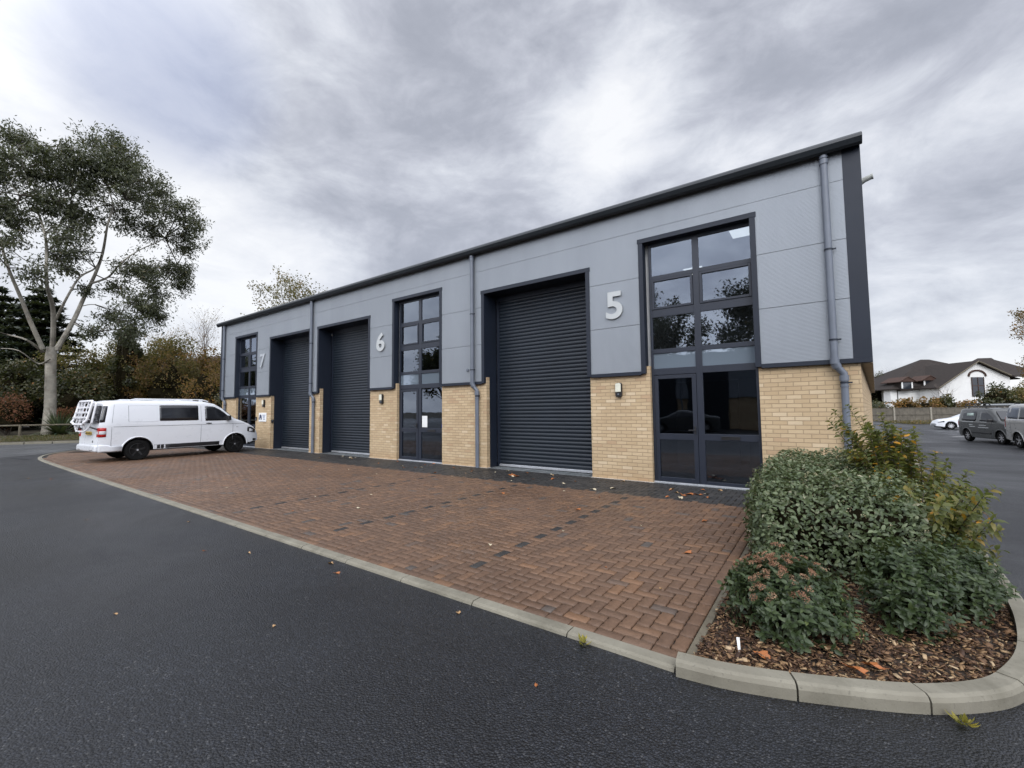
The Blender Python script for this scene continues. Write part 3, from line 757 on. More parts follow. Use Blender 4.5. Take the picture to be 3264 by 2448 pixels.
# intercom and key box beside
k = empty('key_safe', (-14.74+.001, .06, 1.16), 0, 'small dark key box on the brick return by the farthest shutter', 'key box')
b = MB(); b.box(0,.05,-.04,.04,-.07,.07); b.build('case', M['black'], k, bevel=.006)
b = MB(); b.disc((.05,0,.02),(1,0,0),[(.022,0),(.02,.008)],12); b.build('dial', M['pipe'], k)
k = empty('door_entry_pad', (-16.0,-.001,1.26), 0, 'small black entry pad at the edge of the far pier beside the sign', 'keypad')
b = MB(); b.box(-.035,.035,-.035,0,-.08,.08); b.build('case', M['black'], k, bevel=.006)
b = MB(); b.box(-.022,.022,-.038,-.0352,-.05,.03); b.build('buttons', M['pipe'], k)

# ------------------------------------------------------------------ vehicles
class Car:
    """body built as a loft of cross-sections along its length; local x forward (0 = rear), y to the vehicle's own left"""
    def __init__(s, L, W, roof, belt, sill, wheels, rad, tumble, arch=.07, rear_lean=.12, nose=.16):
        s.L, s.W, s.roof, s.belt, s.sill, s.wheels, s.rad, s.tumble, s.arch, s.lean, s.nose = L, W, roof, belt, sill, wheels, rad, tumble, arch, rear_lean, nose
    def zt(s, x):
        r = s.roof
        if x <= r[0][0]: return r[0][1]
        for (a, c), (e, g) in zip(r, r[1:]):
            if x <= e: return c + (g-c)*(x-a)/(e-a)
        return r[-1][1]
    def zb(s, x):
        z = s.sill + .08*sstep(s.L-.7, s.L, x) + .06*sstep(.5, 0, x)
        for w_ in s.wheels:
            ra = s.rad + s.arch
            if abs(x-w_) < ra: z = max(z, s.rad + math.sqrt(ra*ra-(x-w_)**2))
        return z
    def hw(s, x):
        f = max(0, (x-(s.L-.75))/.75); r = max(0, (.35-x)/.35)
        return s.W/2*(1 - s.nose*f**2.6 - .05*r**2.2)
    def yz(s, x, z):
        h = s.hw(x); zt = s.zt(x)
        if z < s.belt: 
            t = max(0, (s.belt-z)/(s.belt-s.sill)); return h*(1 - .035*t*t)
        return h - s.tumble*((z-s.belt)/max(.2, (max(zt, s.belt+.4)-s.belt)))**1.15
    def px(s, x, z):       # lean of tail
        f = max(0, 1-x/.6); return x + s.lean*f*max(0, z-s.belt)/.8
    def body(s, mat, parent):
        xs = set(np.round(np.linspace(0, s.L, 66), 3))
        for w_ in s.wheels:
            ra = s.rad + s.arch
            for t in np.linspace(-math.pi/2, math.pi/2, 19): xs.add(round(w_+math.sin(t)*ra*.9995, 4))
        for a, _ in s.roof: xs.add(a)
        xs = sorted(x for x in xs if 0 <= x <= s.L); V = []; n = None
        for x in xs:
            zb, zt = s.zb(x), s.zt(x); bl = min(s.belt, zt-.14); cab = zt > s.belt+.3
            lv = [zb + (bl-zb)*t for t in (0,.15,.4,.7,.92,1)]
            top = zt-.13 if cab else zt-.07
            lv += [bl + (top-bl)*t for t in (.33,.66,1)] if top > bl+.02 else [bl+.001*k for k in (1,2,3)]
            half = [(s.yz(x, z), z) for z in lv]
            yt = half[-1][0]; zz = half[-1][1]; dz = zt-zz
            half += [(yt-.018, zz+dz*.45), (yt-.055, zz+dz*.75), (yt-.13, zz+dz*.93), (yt*.55, zt+.012), (yt*.2, zt+.02)]
            ring = [(-y, z) for y, z in half] + [(y, z) for y, z in half[::-1]]
            n = len(ring)
            V += [(s.px(x, z), y, z) for y, z in ring]
        F = [(i*n+j, i*n+j+1, (i+1)*n+j+1, (i+1)*n+j) for i in range(len(xs)-1) for j in range(n-1)]
        b = MB(); b.add(V, F + [tuple(range(n)), tuple((len(xs)-1)*n+j for j in range(n-1,-1,-1))])
        s.o = b.build('body', mat, parent, smooth=True); return s.o
    def panel(s, side, cols, off, name, mat, parent, thick=0):
        """cols = [(x, zlo, zhi)] in vehicle coords, laid on the side skin"""
        b = MB(); V = []; k = 5
        for (x, z0, z1) in cols:
            for j in range(k+1):
                z = z0 + (z1-z0)*j/k; V.append((s.px(x, z), side*(s.yz(x, z)+off), z))
        b.add(V, [(i*(k+1)+j, (i+1)*(k+1)+j, (i+1)*(k+1)+j+1, i*(k+1)+j+1) for i in range(len(cols)-1) for j in range(k)])
        o = b.build(name, mat, parent, smooth=True)
        md = o.modifiers.new('thick', 'SOLIDIFY'); md.thickness = .006; md.offset = 0
        return o
    def arcs(s, mat, parent):
        for side in (-1, 1):
            for w_ in s.wheels:
                b = MB(); ra = s.rad+s.arch
                P = []
                for t in np.linspace(-.05, math.pi+.05, 26):
                    x = w_ - math.cos(t)*(ra+.012); z = max(s.sill, s.rad + math.sin(t)*(ra+.012)); P.append((x, side*(s.yz(x, z)+.004), z))
                b.tube(P, .019, 8); b.build('wheel_arch_lip', mat, parent, smooth=True)
    def wheelset(s, rim, parent, spokes=5, width=.21, cap=None):
        for w_ in s.wheels:
            for side in (-1, 1):
                yo = side*(s.W/2-.03); yi = side*(s.W/2-.03-width); c = (w_, yo, s.rad); ax = (0, side, 0); r = s.rad
                b = MB(); b.disc(c, ax, [(r*.62,-width),(r*.93,-width),(r,-width+.03),(r,-.03),(r*.95,-.004),(r*.78,.006),(r*.68,-.004),(r*.66,-.03)], 32)
                t = b.build('wheel', M['tyre'], parent, smooth=True)
                b = MB(); b.disc(c, ax, [(r*.67,-.035),(r*.66,-.008),(r*.62,-.006),(r*.60,-.03),(r*.59,-.07),(.02,-.075)], 32)
                q = b.build('rim', M['rimblack'] if rim is M['rimblack'] else M['stripe'], t, smooth=True)
                b = MB()
                for k in range(spokes):
                    a = 2*math.pi*k/spokes + .3; ca, sa = math.cos(a), math.sin(a)
                    def P(rr, tt, yy): return (w_ + rr*ca - tt*sa, yo + side*yy, s.rad + rr*sa + tt*ca)
                    vs = [P(.03,-.028,-.03),P(.03,.028,-.03),P(r*.63,.02,-.012),P(r*.63,-.02,-.012),P(.03,-.028,-.06),P(.03,.028,-.06),P(r*.63,.02,-.05),P(r*.63,-.02,-.05)]
                    b.add(vs, [(0,1,2,3),(7,6,5,4),(0,4,5,1),(1,5,6,2),(2,6,7,3),(3,7,4,0)])
                b.disc((w_, yo, s.rad), ax, [(.055,-.06),(.055,-.022),(.03,-.016)], 16)
                b.build('wheel_spokes', rim, t)
                if cap:
                    b = MB(); b.disc((w_, yo, s.rad), ax, [(.028,-.0155),(.026,-.010)], 14); b.build('centre_cap', cap, t)
    def under(s, parent):
        b = MB(); b.box(.25, s.L-.2, -s.W/2+.30, s.W/2-.30, s.sill-.05, .62); b.build('underbody', M['black'], parent)
        for w_ in s.wheels:
            b = MB()
            for sg_ in (-1, 1):
                ra = s.rad+s.arch-.004; y0, y1 = sg_*(s.W/2-.32), sg_*(s.W/2-.025)
                pts = [(w_-math.cos(t)*ra, s.rad+math.sin(t)*ra) for t in np.linspace(-.1, math.pi+.1, 20)]
                V = [(x, y0, z) for x, z in pts] + [(x, y1, z) for x, z in pts]
                b.add(V, [(i, i+1, 21+i, 20+i) for i in range(19)])
            b.build('wheel_well', M['black'], parent)
    def seam(s, side, x, z0, z1, parent, wd=.007):
        s.panel(side, [(x-wd/2, z0, z1), (x+wd/2, z0, z1)], .0015, 'door_seam', M['seam'], parent)
    def hseam(s, side, x0, x1, z, parent, wd=.007, mat=None, name='body_crease'):
        s.panel(side, [(x, z-wd/2, z+wd/2) for x in np.linspace(x0, x1, 14)], .0015, name, mat or M['seam'], parent)

def place(root, rear_pt, heading):
    root.location = rear_pt; root.rotation_euler = (0, 0, heading)

# --- white camper van --------------------------------------------------
van = empty('camper_van', label='white camper van nose-in to the building with black side stripe and black wheels', cat='van')
c = Car(4.89, 1.90, [(0,1.86),(.06,1.915),(.2,1.945),(.6,1.965),(2.7,1.965),(3.0,1.945),(3.3,1.875),(3.55,1.72),(3.95,1.33),(4.2,1.235),(4.5,1.10),(4.7,.98),(4.8,.88),(4.86,.76),(4.89,.6)], 1.20, .33, [.99, 3.99], .335, .13, arch=.085, rear_lean=.16)
c.body(M['paintwhite'], van); c.under(van); c.arcs(M['paintwhite'], van); c.wheelset(M['rimblack'], van, 5, cap=M['alu'])
for sd_ in (-1, 1):
    c.panel(sd_, [(1.55,1.285,1.80),(1.6,1.275,1.81),(2.1,1.275,1.815),(2.66,1.275,1.81),(2.71,1.285,1.80)], .004, 'side_window', M['carglass'], van)
    c.panel(sd_, [(2.93,1.25,1.775),(3.0,1.245,1.785),(3.2,1.245,1.77),(3.3,1.245,1.735),(3.45,1.245,1.65),(3.6,1.25,1.53),(3.72,1.25,1.42),(3.80,1.26,1.32)], .004, 'door_window', M['carglass'], van)
    c.panel(sd_, [(x, .345, .475) for x in np.linspace(1.74, 3.42, 12)], .006, 'side_stripe', M['stripe'], van)
    for xa in (1.50, 1.61): c.panel(sd_, [(xa, .345, .475), (xa+.085, .345, .475)], .006, 'side_stripe', M['stripe'], van)
    for x in (2.80, 3.88): c.seam(sd_, x, .48, 1.80 if x < 3 else 1.24, van)
    c.seam(sd_, .30, .5, 1.82, van)
    c.hseam(sd_, .34, 4.3, 1.115, van, .010); c.hseam(sd_, 1.42, 3.5, .475, van)
    # pressed blank panel behind the side window
    for z in (1.275, 1.80): c.hseam(sd_, .72, 1.5, z, van, .010, M['paintwhite'], 'panel_pressing')
    for x in (.72,): c.seam(sd_, x, 1.28, 1.80, van)
    c.panel(sd_, [(2.95,1.14,1.17),(3.13,1.14,1.17)], .022, 'door_handle', M['black'], van)
    c.panel(sd_, [(4.0,.98,1.01),(4.07,.98,1.01)], .006, 'side_repeater', M['clearlamp'], van)
    b = MB(); yv = sd_*1.0
    b.box(3.62, 3.74, *sorted((sd_*.90, sd_*1.13)), 1.25, 1.43); b.build('wing_mirror', M['black'], van, bevel=.03)
    c.panel(sd_, [(.005,.80,1.09),(.10,.80,1.09),(.17,.81,1.085)], .010, 'tail_lamp', M['redlamp'], van)
    c.panel(sd_, [(.004,.885,.985),(.10,.885,.985),(.165,.89,.985)], .015, 'reversing_lamp', M['clearlamp'], van)
    c.panel(sd_, [(4.42,.80,.985),(4.6,.76,.955),(4.75,.73,.87)], .008, 'headlight', M['carglass'], van)
    c.panel(sd_, [(4.5,.795,.90),(4.66,.775,.87)], .013, 'headlight_lens', M['clearlamp'], van)
    c.panel(sd_, [(4.66,.42,.50),(4.80,.42,.50)], .012, 'bumper_vent', M['black'], van)
    # bumpers wrap round the corners
    c.panel(sd_, [(0,.33,.56),(.05,.33,.56),(.22,.33,.55),(.30,.33,.50),(.565,.33,.50)], .022, 'bumper_side', M['paintwhite'], van)
    # roof rails with feet
    b = MB(); y = sd_*.70; b.tube([(.75,y,1.965),(.95,y,2.02),(2.9,y,2.02),(3.1,y,1.955)], .018, 8)
    for x in (1.0,1.95,2.85): b.box(x-.06,x+.06,y-.018,y+.018,1.95,2.02)
    b.build('roof_rail', M['paintwhite'], van, smooth=True)
b = MB(); b.box(-.075,.03,-.88,.88,.34,.545); b.build('rear_bumper', M['paintwhite'], van, bevel=.045)
b = MB(); b.box(-.078,-.07,.45,.70,.385,.40); b.box(-.078,-.07,-.70,-.45,.385,.40); b.build('rear_reflector', M['stripe'], van)
b = MB(); b.add([(-.012,-.80,1.24),(.092,-.76,1.79),(.092,.76,1.79),(-.012,.80,1.24)], [(0,1,2,3)]); o = b.build('rear_window', M['carglass'], van)
for sd_ in (-1,1): c.panel(sd_, [(.0,1.26,1.78),(.05,1.26,1.78),(.12,1.27,1.77)], .004, 'rear_window_wrap', M['carglass'], van)
for sd_ in (-1,1):
    b = MB(); b.box(-.012,.02,*sorted((sd_*.76, sd_*.915)),.80,1.09); b.build('tail_lamp', M['redlamp'], van, bevel=.01)
    b = MB(); b.box(-.017,.0,*sorted((sd_*.775, sd_*.905)),.89,.985); b.build('reversing_lamp', M['clearlamp'], van, bevel=.01)
b = MB(); b.box(-.012,-.001,-.26,.26,.86,.97); pl = b.build('number_plate', M['plate'], van)
b = MB()
for k in range(7): x = -.22 + k*.062 + (.03 if k > 3 else 0); b.box(-.0145,-.0125, x, x+.012, .885,.945); b.box(-.0145,-.0125, x+.026, x+.038, .885,.945); b.box(-.0145,-.0125, x+.0121, x+.0259, .91,.922)
b.build('plate_character', M['stripe'], pl)
b = MB(); b.disc((-.003,-.42,.66),(-1,0,0),[(.035,0),(.033,.006)],16); b.build('tow_cover', M['black'], van)
b = MB(); b.box(1.2,1.55,-.35,.35,1.985,2.03); b.build('roof_vent', M['paintwhite'], van, bevel=.02)
b = MB(); b.box(2.4,2.75,-.35,.35,1.985,2.025); b.build('roof_vent', M['paintwhite'], van, bevel=.02)
b = MB(); b.add([(3.60,-.70,1.705),(3.96,-.80,1.345),(3.96,.80,1.345),(3.60,.70,1.705)], [(0,1,2,3)]); o = b.build('windscreen', M['carglass'], van); o.modifiers.new('t','SOLIDIFY').thickness = .04
fwd = Vector((-14.35+14.15, -1.46+4.48, 0)).normalized(); hd = math.atan2(fwd.y, fwd.x)
near = Vector((-14.17,-4.48,0)); rgt = Vector((fwd.y,-fwd.x,0))
rear = near - rgt*.92 - fwd*.99
place(van, rear, hd)
# bicycle rack on the tailgate
rk = empty('bicycle_rack', rear, hd, 'white folded bicycle rack strapped to the tailgate of the white van', 'bike rack')
tw = .032; b = MB()
b.tube([(-.10,-.62,1.24),(-.02,-.64,1.82),(-.04,-.58,1.90),(-.04,.58,1.90),(-.02,.64,1.82),(-.10,.62,1.24)], tw, 8)
b.build('inner_frame', M['rackwhite'], rk, smooth=True)
b = MB()
b.tube([(-.27,-.60,1.27),(-.21,-.63,1.36),(-.10,-.63,1.88),(-.09,-.57,1.94),(-.09,.57,1.94),(-.10,.63,1.88),(-.21,.63,1.36),(-.27,.60,1.27),(-.24,.45,1.20),(-.24,-.45,1.20),(-.27,-.60,1.27)], .036, 8)
b.build('outer_frame', M['rackwhite'], rk, smooth=True)
for k, z in enumerate((1.42,1.58,1.74)):
    b = MB(); x = -.22 + .035*k*1.6; b.box(x-.03, x+.02, -.62, .62, z-.03, z+.03); b.build('wheel_channel', M['rackwhite'], rk, bevel=.006)
for y in (-.32,.0,.32):
    b = MB(); b.tube([(-.23,y,1.25),(-.11,y,1.90)], .015, 8); b.tube([(-.24,y,1.30),(-.07,y,1.36)], .013, 6); b.build('support_arm', M['rackwhite'], rk, smooth=True)
b = MB(); b.tube([(-.10,-.60,1.24),(-.16,-.52,1.06),(-.20,-.40,.98),(-.20,.40,.98),(-.16,.52,1.06),(-.10,.60,1.24)], .026, 8); b.tube([(-.24,-.45,1.20),(-.20,-.40,.98)], .02, 8); b.tube([(-.24,.45,1.20),(-.20,.40,.98)], .02, 8); b.build('lower_frame', M['rackwhite'], rk, smooth=True)
for y in (-.60,.60):
    b = MB(); b.tube([(-.13,y,1.12),(-.02,y*1.2,1.06),(.0,y*1.38,1.05)], .026, 8); b.build('rack_bracket', M['black'], rk, smooth=True)

# --- dark panel van at the far kerb --------------------------------------
gz = lambda x, y: roadz(x, y)
dv = empty('panel_van', label='small dark grey panel van with roof rack parked beyond the silver van', cat='van')
c = Car(4.45, 1.85, [(0,1.74),(.1,1.80),(.5,1.84),(2.2,1.84),(2.55,1.80),(2.85,1.68),(3.45,1.22),(3.6,1.16),(4.1,1.04),(4.3,.93),(4.4,.8),(4.45,.6)], 1.10, .26, [.80, 3.55], .33, .14, arch=.07, rear_lean=.1)
c.body(M['paintdark'], dv); c.under(dv); c.arcs(M['paintdark'], dv); c.wheelset(M['rimsilver'], dv, 7)
for sd_ in (-1, 1):
    c.panel(sd_, [(.42,1.22,1.50),(.5,1.16,1.62),(.9,1.13,1.66),(1.62,1.13,1.66),(1.70,1.2,1.6)], .004, 'side_window', M['carglass'], dv)
    c.panel(sd_, [(2.0,1.13,1.62),(2.1,1.12,1.65),(2.45,1.12,1.62),(2.7,1.12,1.52),(3.0,1.13,1.34),(3.15,1.14,1.22)], .004, 'door_window', M['carglass'], dv)
    c.panel(sd_, [(.85,1.42,1.57),(1.45,1.42,1.57)], .008, 'sign_lettering', simple('sign_pale_green', (.42,.52,.48), .5), dv)
    for (x0, x1, z) in ((.55,1.55,1.27),(.45,1.5,1.09),(1.1,1.4,.93),(1.1,1.6,.83),(1.95,2.5,.92),(1.85,2.7,.80),(2.05,2.6,1.10)):
        c.hseam(sd_, x0, x1, z, dv, .045, M['number'], 'sign_lettering')
    for x in (.5,1.85,3.0): c.seam(sd_, x, .35, 1.1 if x > 2.5 else 1.68, dv)
    c.hseam(sd_, 1.2, 2.9, .52, dv, .09, M['black'], 'rubbing_strip')
    b = MB(); b.box(2.95,3.07,*sorted((sd_*.9, sd_*1.1)),1.10,1.26); b.build('wing_mirror', M['black'], dv, bevel=.03)
    c.panel(sd_, [(0.004,.85,1.12),(.08,.85,1.12)], .008, 'tail_lamp', M['redlamp'], dv)
    c.panel(sd_, [(3.95,.80,.97),(4.15,.78,.93),(4.3,.76,.88)], .01, 'headlight', M['clearlamp'], dv)
b = MB(); b.box(4.30,4.49,-.78,.78,.26,.62); b.build('front_bumper', M['black'], dv, bevel=.05)
b = MB(); b.add([(2.92,-.68,1.655),(3.46,-.78,1.24),(3.46,.78,1.24),(2.92,.68,1.655)], [(0,1,2,3)]); o = b.build('windscreen', M['carglass'], dv); o.modifiers.new('t','SOLIDIFY').thickness = .04
hd = math.atan2(-.965, .25); f2 = Vector((math.cos(hd), math.sin(hd), 0)); rg = Vector((f2.y, -f2.x, 0))
nw = Vector((10.75, 25.9, 0)); rr_ = nw - rg*.9 - f2*.8; rr_.z = gz(10.8, 25)
place(dv, rr_, hd)
b = MB()
for y in (-.62,.62): b.tube([(.25,y,1.93),(2.5,y,1.93)], .035, 6); b.tube([(.25,y,2.07),(2.3,y,2.07),(2.5,y,1.93)], .026, 6)
for x in (.25,.65,1.05,1.45,1.85,2.3): b.tube([(x,-.62,1.93),(x,.62,1.93)], .018, 6); b.tube([(x,-.62,1.93),(x,-.62,2.05)], .016, 6); b.tube([(x,.62,1.93),(x,.62,2.05)], .016, 6)
for x in (.5,2.0):
    for y in (-.6,.6): b.box(x-.03,x+.03,y-.02,y+.02,1.80,1.93)
b.build('roof_rack', M['black'], dv)
pt_ = empty('carry_tube', rr_ + Vector((0,0,0)), hd, 'pale plastic pipe tube lying on the roof rack of the dark van', 'tube')
b = MB(); b.tube([(.5,.2,2.0),(2.7,.2,2.0)], .055, 12); b.build('tube_body', M['number'], pt_, smooth=True)
b = MB(); b.tube([(2.70,.2,2.0),(2.80,.2,2.0)], .062, 12); b.build('end_cap', M['black'], pt_, smooth=True)

# --- silver van -----------------------------------------------------------
sv = empty('silver_van', label='silver grey long van with dark side glass, cut off by the picture edge', cat='van')
sv['label'] = 'silver grey van with dark side glass parked nose to tail beside the small dark van'
c = Car(4.9, 1.90, [(0,1.88),(.08,1.93),(.4,1.965),(2.7,1.965),(3.0,1.945),(3.3,1.875),(3.55,1.72),(3.95,1.33),(4.2,1.24),(4.6,1.06),(4.8,.88),(4.9,.6)], 1.22, .31, [.95, 3.95], .335, .13, arch=.07, rear_lean=.14)
c.body(M['paintsilver'], sv); c.under(sv); c.arcs(M['paintsilver'], sv); c.wheelset(M['rimsilver'], sv, 5)
for sd_ in (-1, 1):
    c.panel(sd_, [(1.15,1.31,1.80),(1.2,1.30,1.81),(1.9,1.30,1.815),(2.66,1.30,1.81),(2.72,1.32,1.80)], .004, 'side_window', M['carglass'], sv)
    c.panel(sd_, [(2.93,1.28,1.775),(3.2,1.28,1.77),(3.45,1.28,1.65),(3.72,1.28,1.42),(3.80,1.29,1.34)], .004, 'door_window', M['carglass'], sv)
    c.panel(sd_, [(.12,1.36,1.78),(.2,1.32,1.80),(1.05,1.30,1.81)], .004, 'quarter_panel', M['pipe'], sv)
    c.panel(sd_, [(x, 1.235+.26*sstep(.35,.02,x), 1.285+.26*sstep(.35,.02,x)) for x in np.linspace(.03, 3.8, 26)], .006, 'chrome_strip', M['clearlamp'], sv)
    for x in (.5,2.80,3.88): c.seam(sd_, x, .45, 1.80 if x < 3 else 1.24, sv)
    c.hseam(sd_, .3, 4.3, 1.10, sv, .010)
    c.panel(sd_, [(.004,.9,1.35),(.06,.9,1.35)], .006, 'tail_lamp', M['redlamp'], sv)
    b = MB(); b.box(3.62,3.74,*sorted((sd_*.90, sd_*1.13)),1.25,1.43); b.build('wing_mirror', M['black'], sv, bevel=.03)
b = MB(); b.box(-.07,.03,-.88,.88,.36,.56); b.build('rear_bumper', M['paintsilver'], sv, bevel=.04)
b = MB(); b.add([(-.012,-.78,1.28),(.075,-.74,1.80),(.075,.74,1.80),(-.012,.78,1.28)], [(0,1,2,3)]); o = b.build('rear_window', M['carglass'], sv)
hd = math.atan2(-.985, .17); f2 = Vector((math.cos(hd), math.sin(hd), 0)); rg = Vector((f2.y, -f2.x, 0))
nw = Vector((11.25, 20.0, 0)); rr_ = nw - rg*.92 - f2*.95; rr_.z = gz(10.9, 19)
place(sv, rr_, hd)

# --- white saloon ----------------------------------------------------------
wc = empty('white_saloon', label='white saloon car by the boarded fence, half behind the dark van', cat='car')
c = Car(4.65, 1.80, [(0,.98),(.1,1.04),(.7,1.08),(1.3,1.36),(1.9,1.44),(2.5,1.43),(3.3,1.02),(3.5,.96),(4.2,.84),(4.5,.72),(4.65,.5)], .92, .2, [.95, 3.75], .33, .2, arch=.04)
c.body(M['paintwhite'], wc); c.under(wc); c.wheelset(M['rimsilver'], wc, 9)
for sd_ in (-1, 1):
    c.panel(sd_, [(.95,.97,1.06),(1.3,.96,1.27),(1.9,.95,1.36),(2.3,.95,1.36),(2.7,.95,1.24),(3.1,.95,1.04)], .004, 'side_window', M['carglass'], wc)
    c.panel(sd_, [(4.15,.62,.74),(4.4,.60,.68),(4.55,.58,.63)], .006, 'headlight', M['carglass'], wc)
b = MB(); b.box(4.55,4.66,-.5,.5,.30,.40); b.build('front_grille', M['black'], wc, bevel=.03)
hd = math.atan2(-.10, -1); f2 = Vector((math.cos(hd), math.sin(hd), 0)); rg = Vector((f2.y, -f2.x, 0))
# near side shown to the road is its left side
nw = Vector((12.9, 42.3, 0)); rr_ = nw + rg*.88 - f2*3.75; rr_.z = gz(12.9, 42)
place(wc, rr_, hd)

# painted line across the side road and bay line
b = MB()
zl = gz(10, 31) + .006
b.quad((6.9,29.6,zl),(12.2,30.5,zl),(12.2,30.72,zl),(6.9,29.82,zl)); tag(b.build('road_marking', M['line']), kind='structure')

# ------------------------------------------------------------------ foliage
def rot_frames(n, up_bias=0.0, r=None):
    """random orthonormal frames: a = leaf axis, u = width, w = normal"""
    a = rng.normal(size=(n,3)); a[:,2] += up_bias; a /= np.linalg.norm(a, axis=1)[:,None]
    t = rng.normal(size=(n,3)); u = np.cross(a, t); u /= np.linalg.norm(u, axis=1)[:,None]; w_ = np.cross(a, u); return a, u, w_
def frames_from_normal(nrm, jit):
    n = len(nrm); w_ = nrm + rng.normal(size=(n,3))*jit; w_ /= np.linalg.norm(w_, axis=1)[:,None]
    t = rng.normal(size=(n,3)); a = np.cross(w_, t); a /= np.linalg.norm(a, axis=1)[:,None]; u = np.cross(a, w_); return a, u, w_
def oval_leaves(P, a, u, w_, length, width, fold=.18, curl=.12):
    """8 vertices, 3 quads per half-folded leaf"""
    n = len(P); L = (length*rng.uniform(.58,1.28,n))[:,None]; W = (width*rng.uniform(.75,1.2,n))[:,None]
    v = np.empty((n,8,3))
    c1 = P + a*L*.0; c4_ = P + a*L - w_*L*curl
    m1 = P + a*L*.33 + w_*L*.02; m2 = P + a*L*.70 - w_*L*curl*.35
    v[:,0] = c1; v[:,1] = m1 + u*W*.5 + w_*W*fold; v[:,2] = m1; v[:,3] = m1 - u*W*.5 + w_*W*fold
    v[:,4] = m2 + u*W*.42 + w_*W*fold; v[:,5] = m2; v[:,6] = m2 - u*W*.42 + w_*W*fold; v[:,7] = c4_
    f = np.array([[0,1,2,2],[0,2,3,3],[1,4,5,2],[2,5,6,3],[4,7,5,5],[5,7,6,6]])
    V = v.reshape(-1,3); base = (np.arange(n)*8)[:,None,None]
    Q = np.array([[1,4,5,2],[2,5,6,3]]); T = np.array([[0,1,2],[0,2,3],[4,7,5],[5,7,6]])
    # all triangles for a uniform face size
    T2 = np.array([[0,1,2],[0,2,3],[1,4,5],[1,5,2],[2,5,6],[2,6,3],[4,7,5],[5,7,6]])
    F = (base + T2[None]).reshape(-1,3); return V, F, 8
def quad_leaves(P, a, u, w_, length, width):
    n = len(P); L = (length*rng.uniform(.6,1.3,n))[:,None]; W = (width*rng.uniform(.7,1.3,n))[:,None]
    v = np.empty((n,4,3)); v[:,0] = P; v[:,1] = P + a*L*.5 + u*W*.5 + w_*W*.15; v[:,2] = P + a*L; v[:,3] = P + a*L*.5 - u*W*.5 + w_*W*.15
    F = (np.arange(n)*4)[:,None] + np.array([0,1,2,3])[None]; return v.reshape(-1,3), F, 1
def leafobj(name, data, mat, parent, cl=None):
    V, F, k = data; n = len(F)//k
    r = rng.uniform(0,1,n) if cl is None else np.clip(cl + rng.normal(size=n)*.16, 0, 1)
    return fast_mesh(name, V, F, mat, parent, rnd=np.repeat(r, k))
def blob_points(blobs, per, shell=.55):
    """points scattered mainly in the outer part of each blob; returns points, outward directions, clump value"""
    P = []; D = []; Cc = []
    for bl in blobs:
        x, y, z, r = bl[:4]; sc = bl[4] if len(bl) > 4 else 1.0
        n = int(per*r*r*sc)+4
        d_ = rng.normal(size=(n,3)); d_ /= np.linalg.norm(d_, axis=1)[:,None]
        rr = r*(shell + (1-shell)*rng.random(n)**.6)*rng.uniform(.75,1.12,n)
        P.append(np.array([x,y,z]) + d_*rr[:,None]*np.array([1,1,.85])); D.append(d_); Cc.append(np.full(n, rng.random()*.5+.25))
    return np.vstack(P), np.vstack(D), np.concatenate(Cc)
def lumpy(name, centre, radii, mat, parent, seed=0, amp=.18, sub=3):
    bm = bmesh.new(); bmesh.ops.create_icosphere(bm, subdivisions=sub, radius=1)
    from mathutils import noise as mn
    for v in bm.verts:
        k = 1 + amp*mn.noise(v.co*2.3 + Vector((seed,seed*.7,0))); v.co = Vector((centre[0]+v.co.x*radii[0]*k, centre[1]+v.co.y*radii[1]*k, centre[2]+v.co.z*radii[2]*k))
    me = bpy.data.meshes.new(name); bm.to_mesh(me); bm.free(); me.materials.append(mat)
    return link(bpy.data.objects.new(name, me), parent)

M['euc'] = leafmat('eucalyptus_leaf', [(0,(.020,.026,.014)),(.5,(.052,.060,.032)),(.8,(.095,.096,.048)),(1,(.13,.090,.045))], .55, .15)
M['conifer'] = leafmat('conifer_needle', [(0,(.010,.017,.011)),(.6,(.024,.034,.02)),(1,(.05,.055,.03))], .6, .08)
M['evergreen'] = leafmat('laurel_leaf', [(0,(.018,.022,.010)),(.55,(.042,.046,.018)),(.88,(.078,.066,.026)),(1,(.19,.09,.02))], .45, .15)
M['autumn'] = leafmat('autumn_leaf', [(0,(.06,.035,.013)),(.4,(.12,.065,.018)),(.75,(.19,.095,.022)),(1,(.30,.13,.025))], .6, .3)
M['olive'] = leafmat('olive_leaf', [(0,(.05,.044,.016)),(.5,(.10,.08,.025)),(.85,(.16,.11,.032)),(1,(.22,.11,.03))], .6, .3)
M['bracken'] = leafmat('bracken_frond', [(0,(.05,.020,.010)),(.5,(.115,.040,.018)),(1,(.19,.075,.03))], .8, .15)
M['elae'] = leafmat('silver_green_leaf', [(0,(.035,.052,.022)),(.4,(.070,.095,.042)),(.75,(.115,.145,.070)),(.95,(.19,.205,.125)),(1,(.28,.27,.18))], .45, .15, .4)
M['vib'] = leafmat('glossy_dark_leaf', [(0,(.018,.031,.012)),(.5,(.036,.056,.021)),(.9,(.064,.088,.032)),(1,(.14,.17,.04))], .42, .15, .35)
M['forsy'] = leafmat('yellowing_leaf', [(0,(.045,.06,.016)),(.4,(.085,.10,.024)),(.75,(.13,.13,.03)),(.93,(.20,.15,.03)),(.96,(.50,.24,.02)),(1,(.55,.26,.02))], .45, .35)
M['flower'] = leafmat('flower_head', [(0,(.20,.095,.055)),(.5,(.27,.14,.085)),(1,(.33,.24,.15))], .8, .1)
M['core'] = simple('light_block_dark', (.013,.011,.006), .98, 0, .5, 9, .8, 30, spec=.02)  # near-black colour for the solid cores added inside foliage to block light
M['phor'] = leafmat('sword_leaf', [(0,(.02,.035,.018)),(.6,(.045,.065,.03)),(1,(.10,.12,.055))], .4, .1)
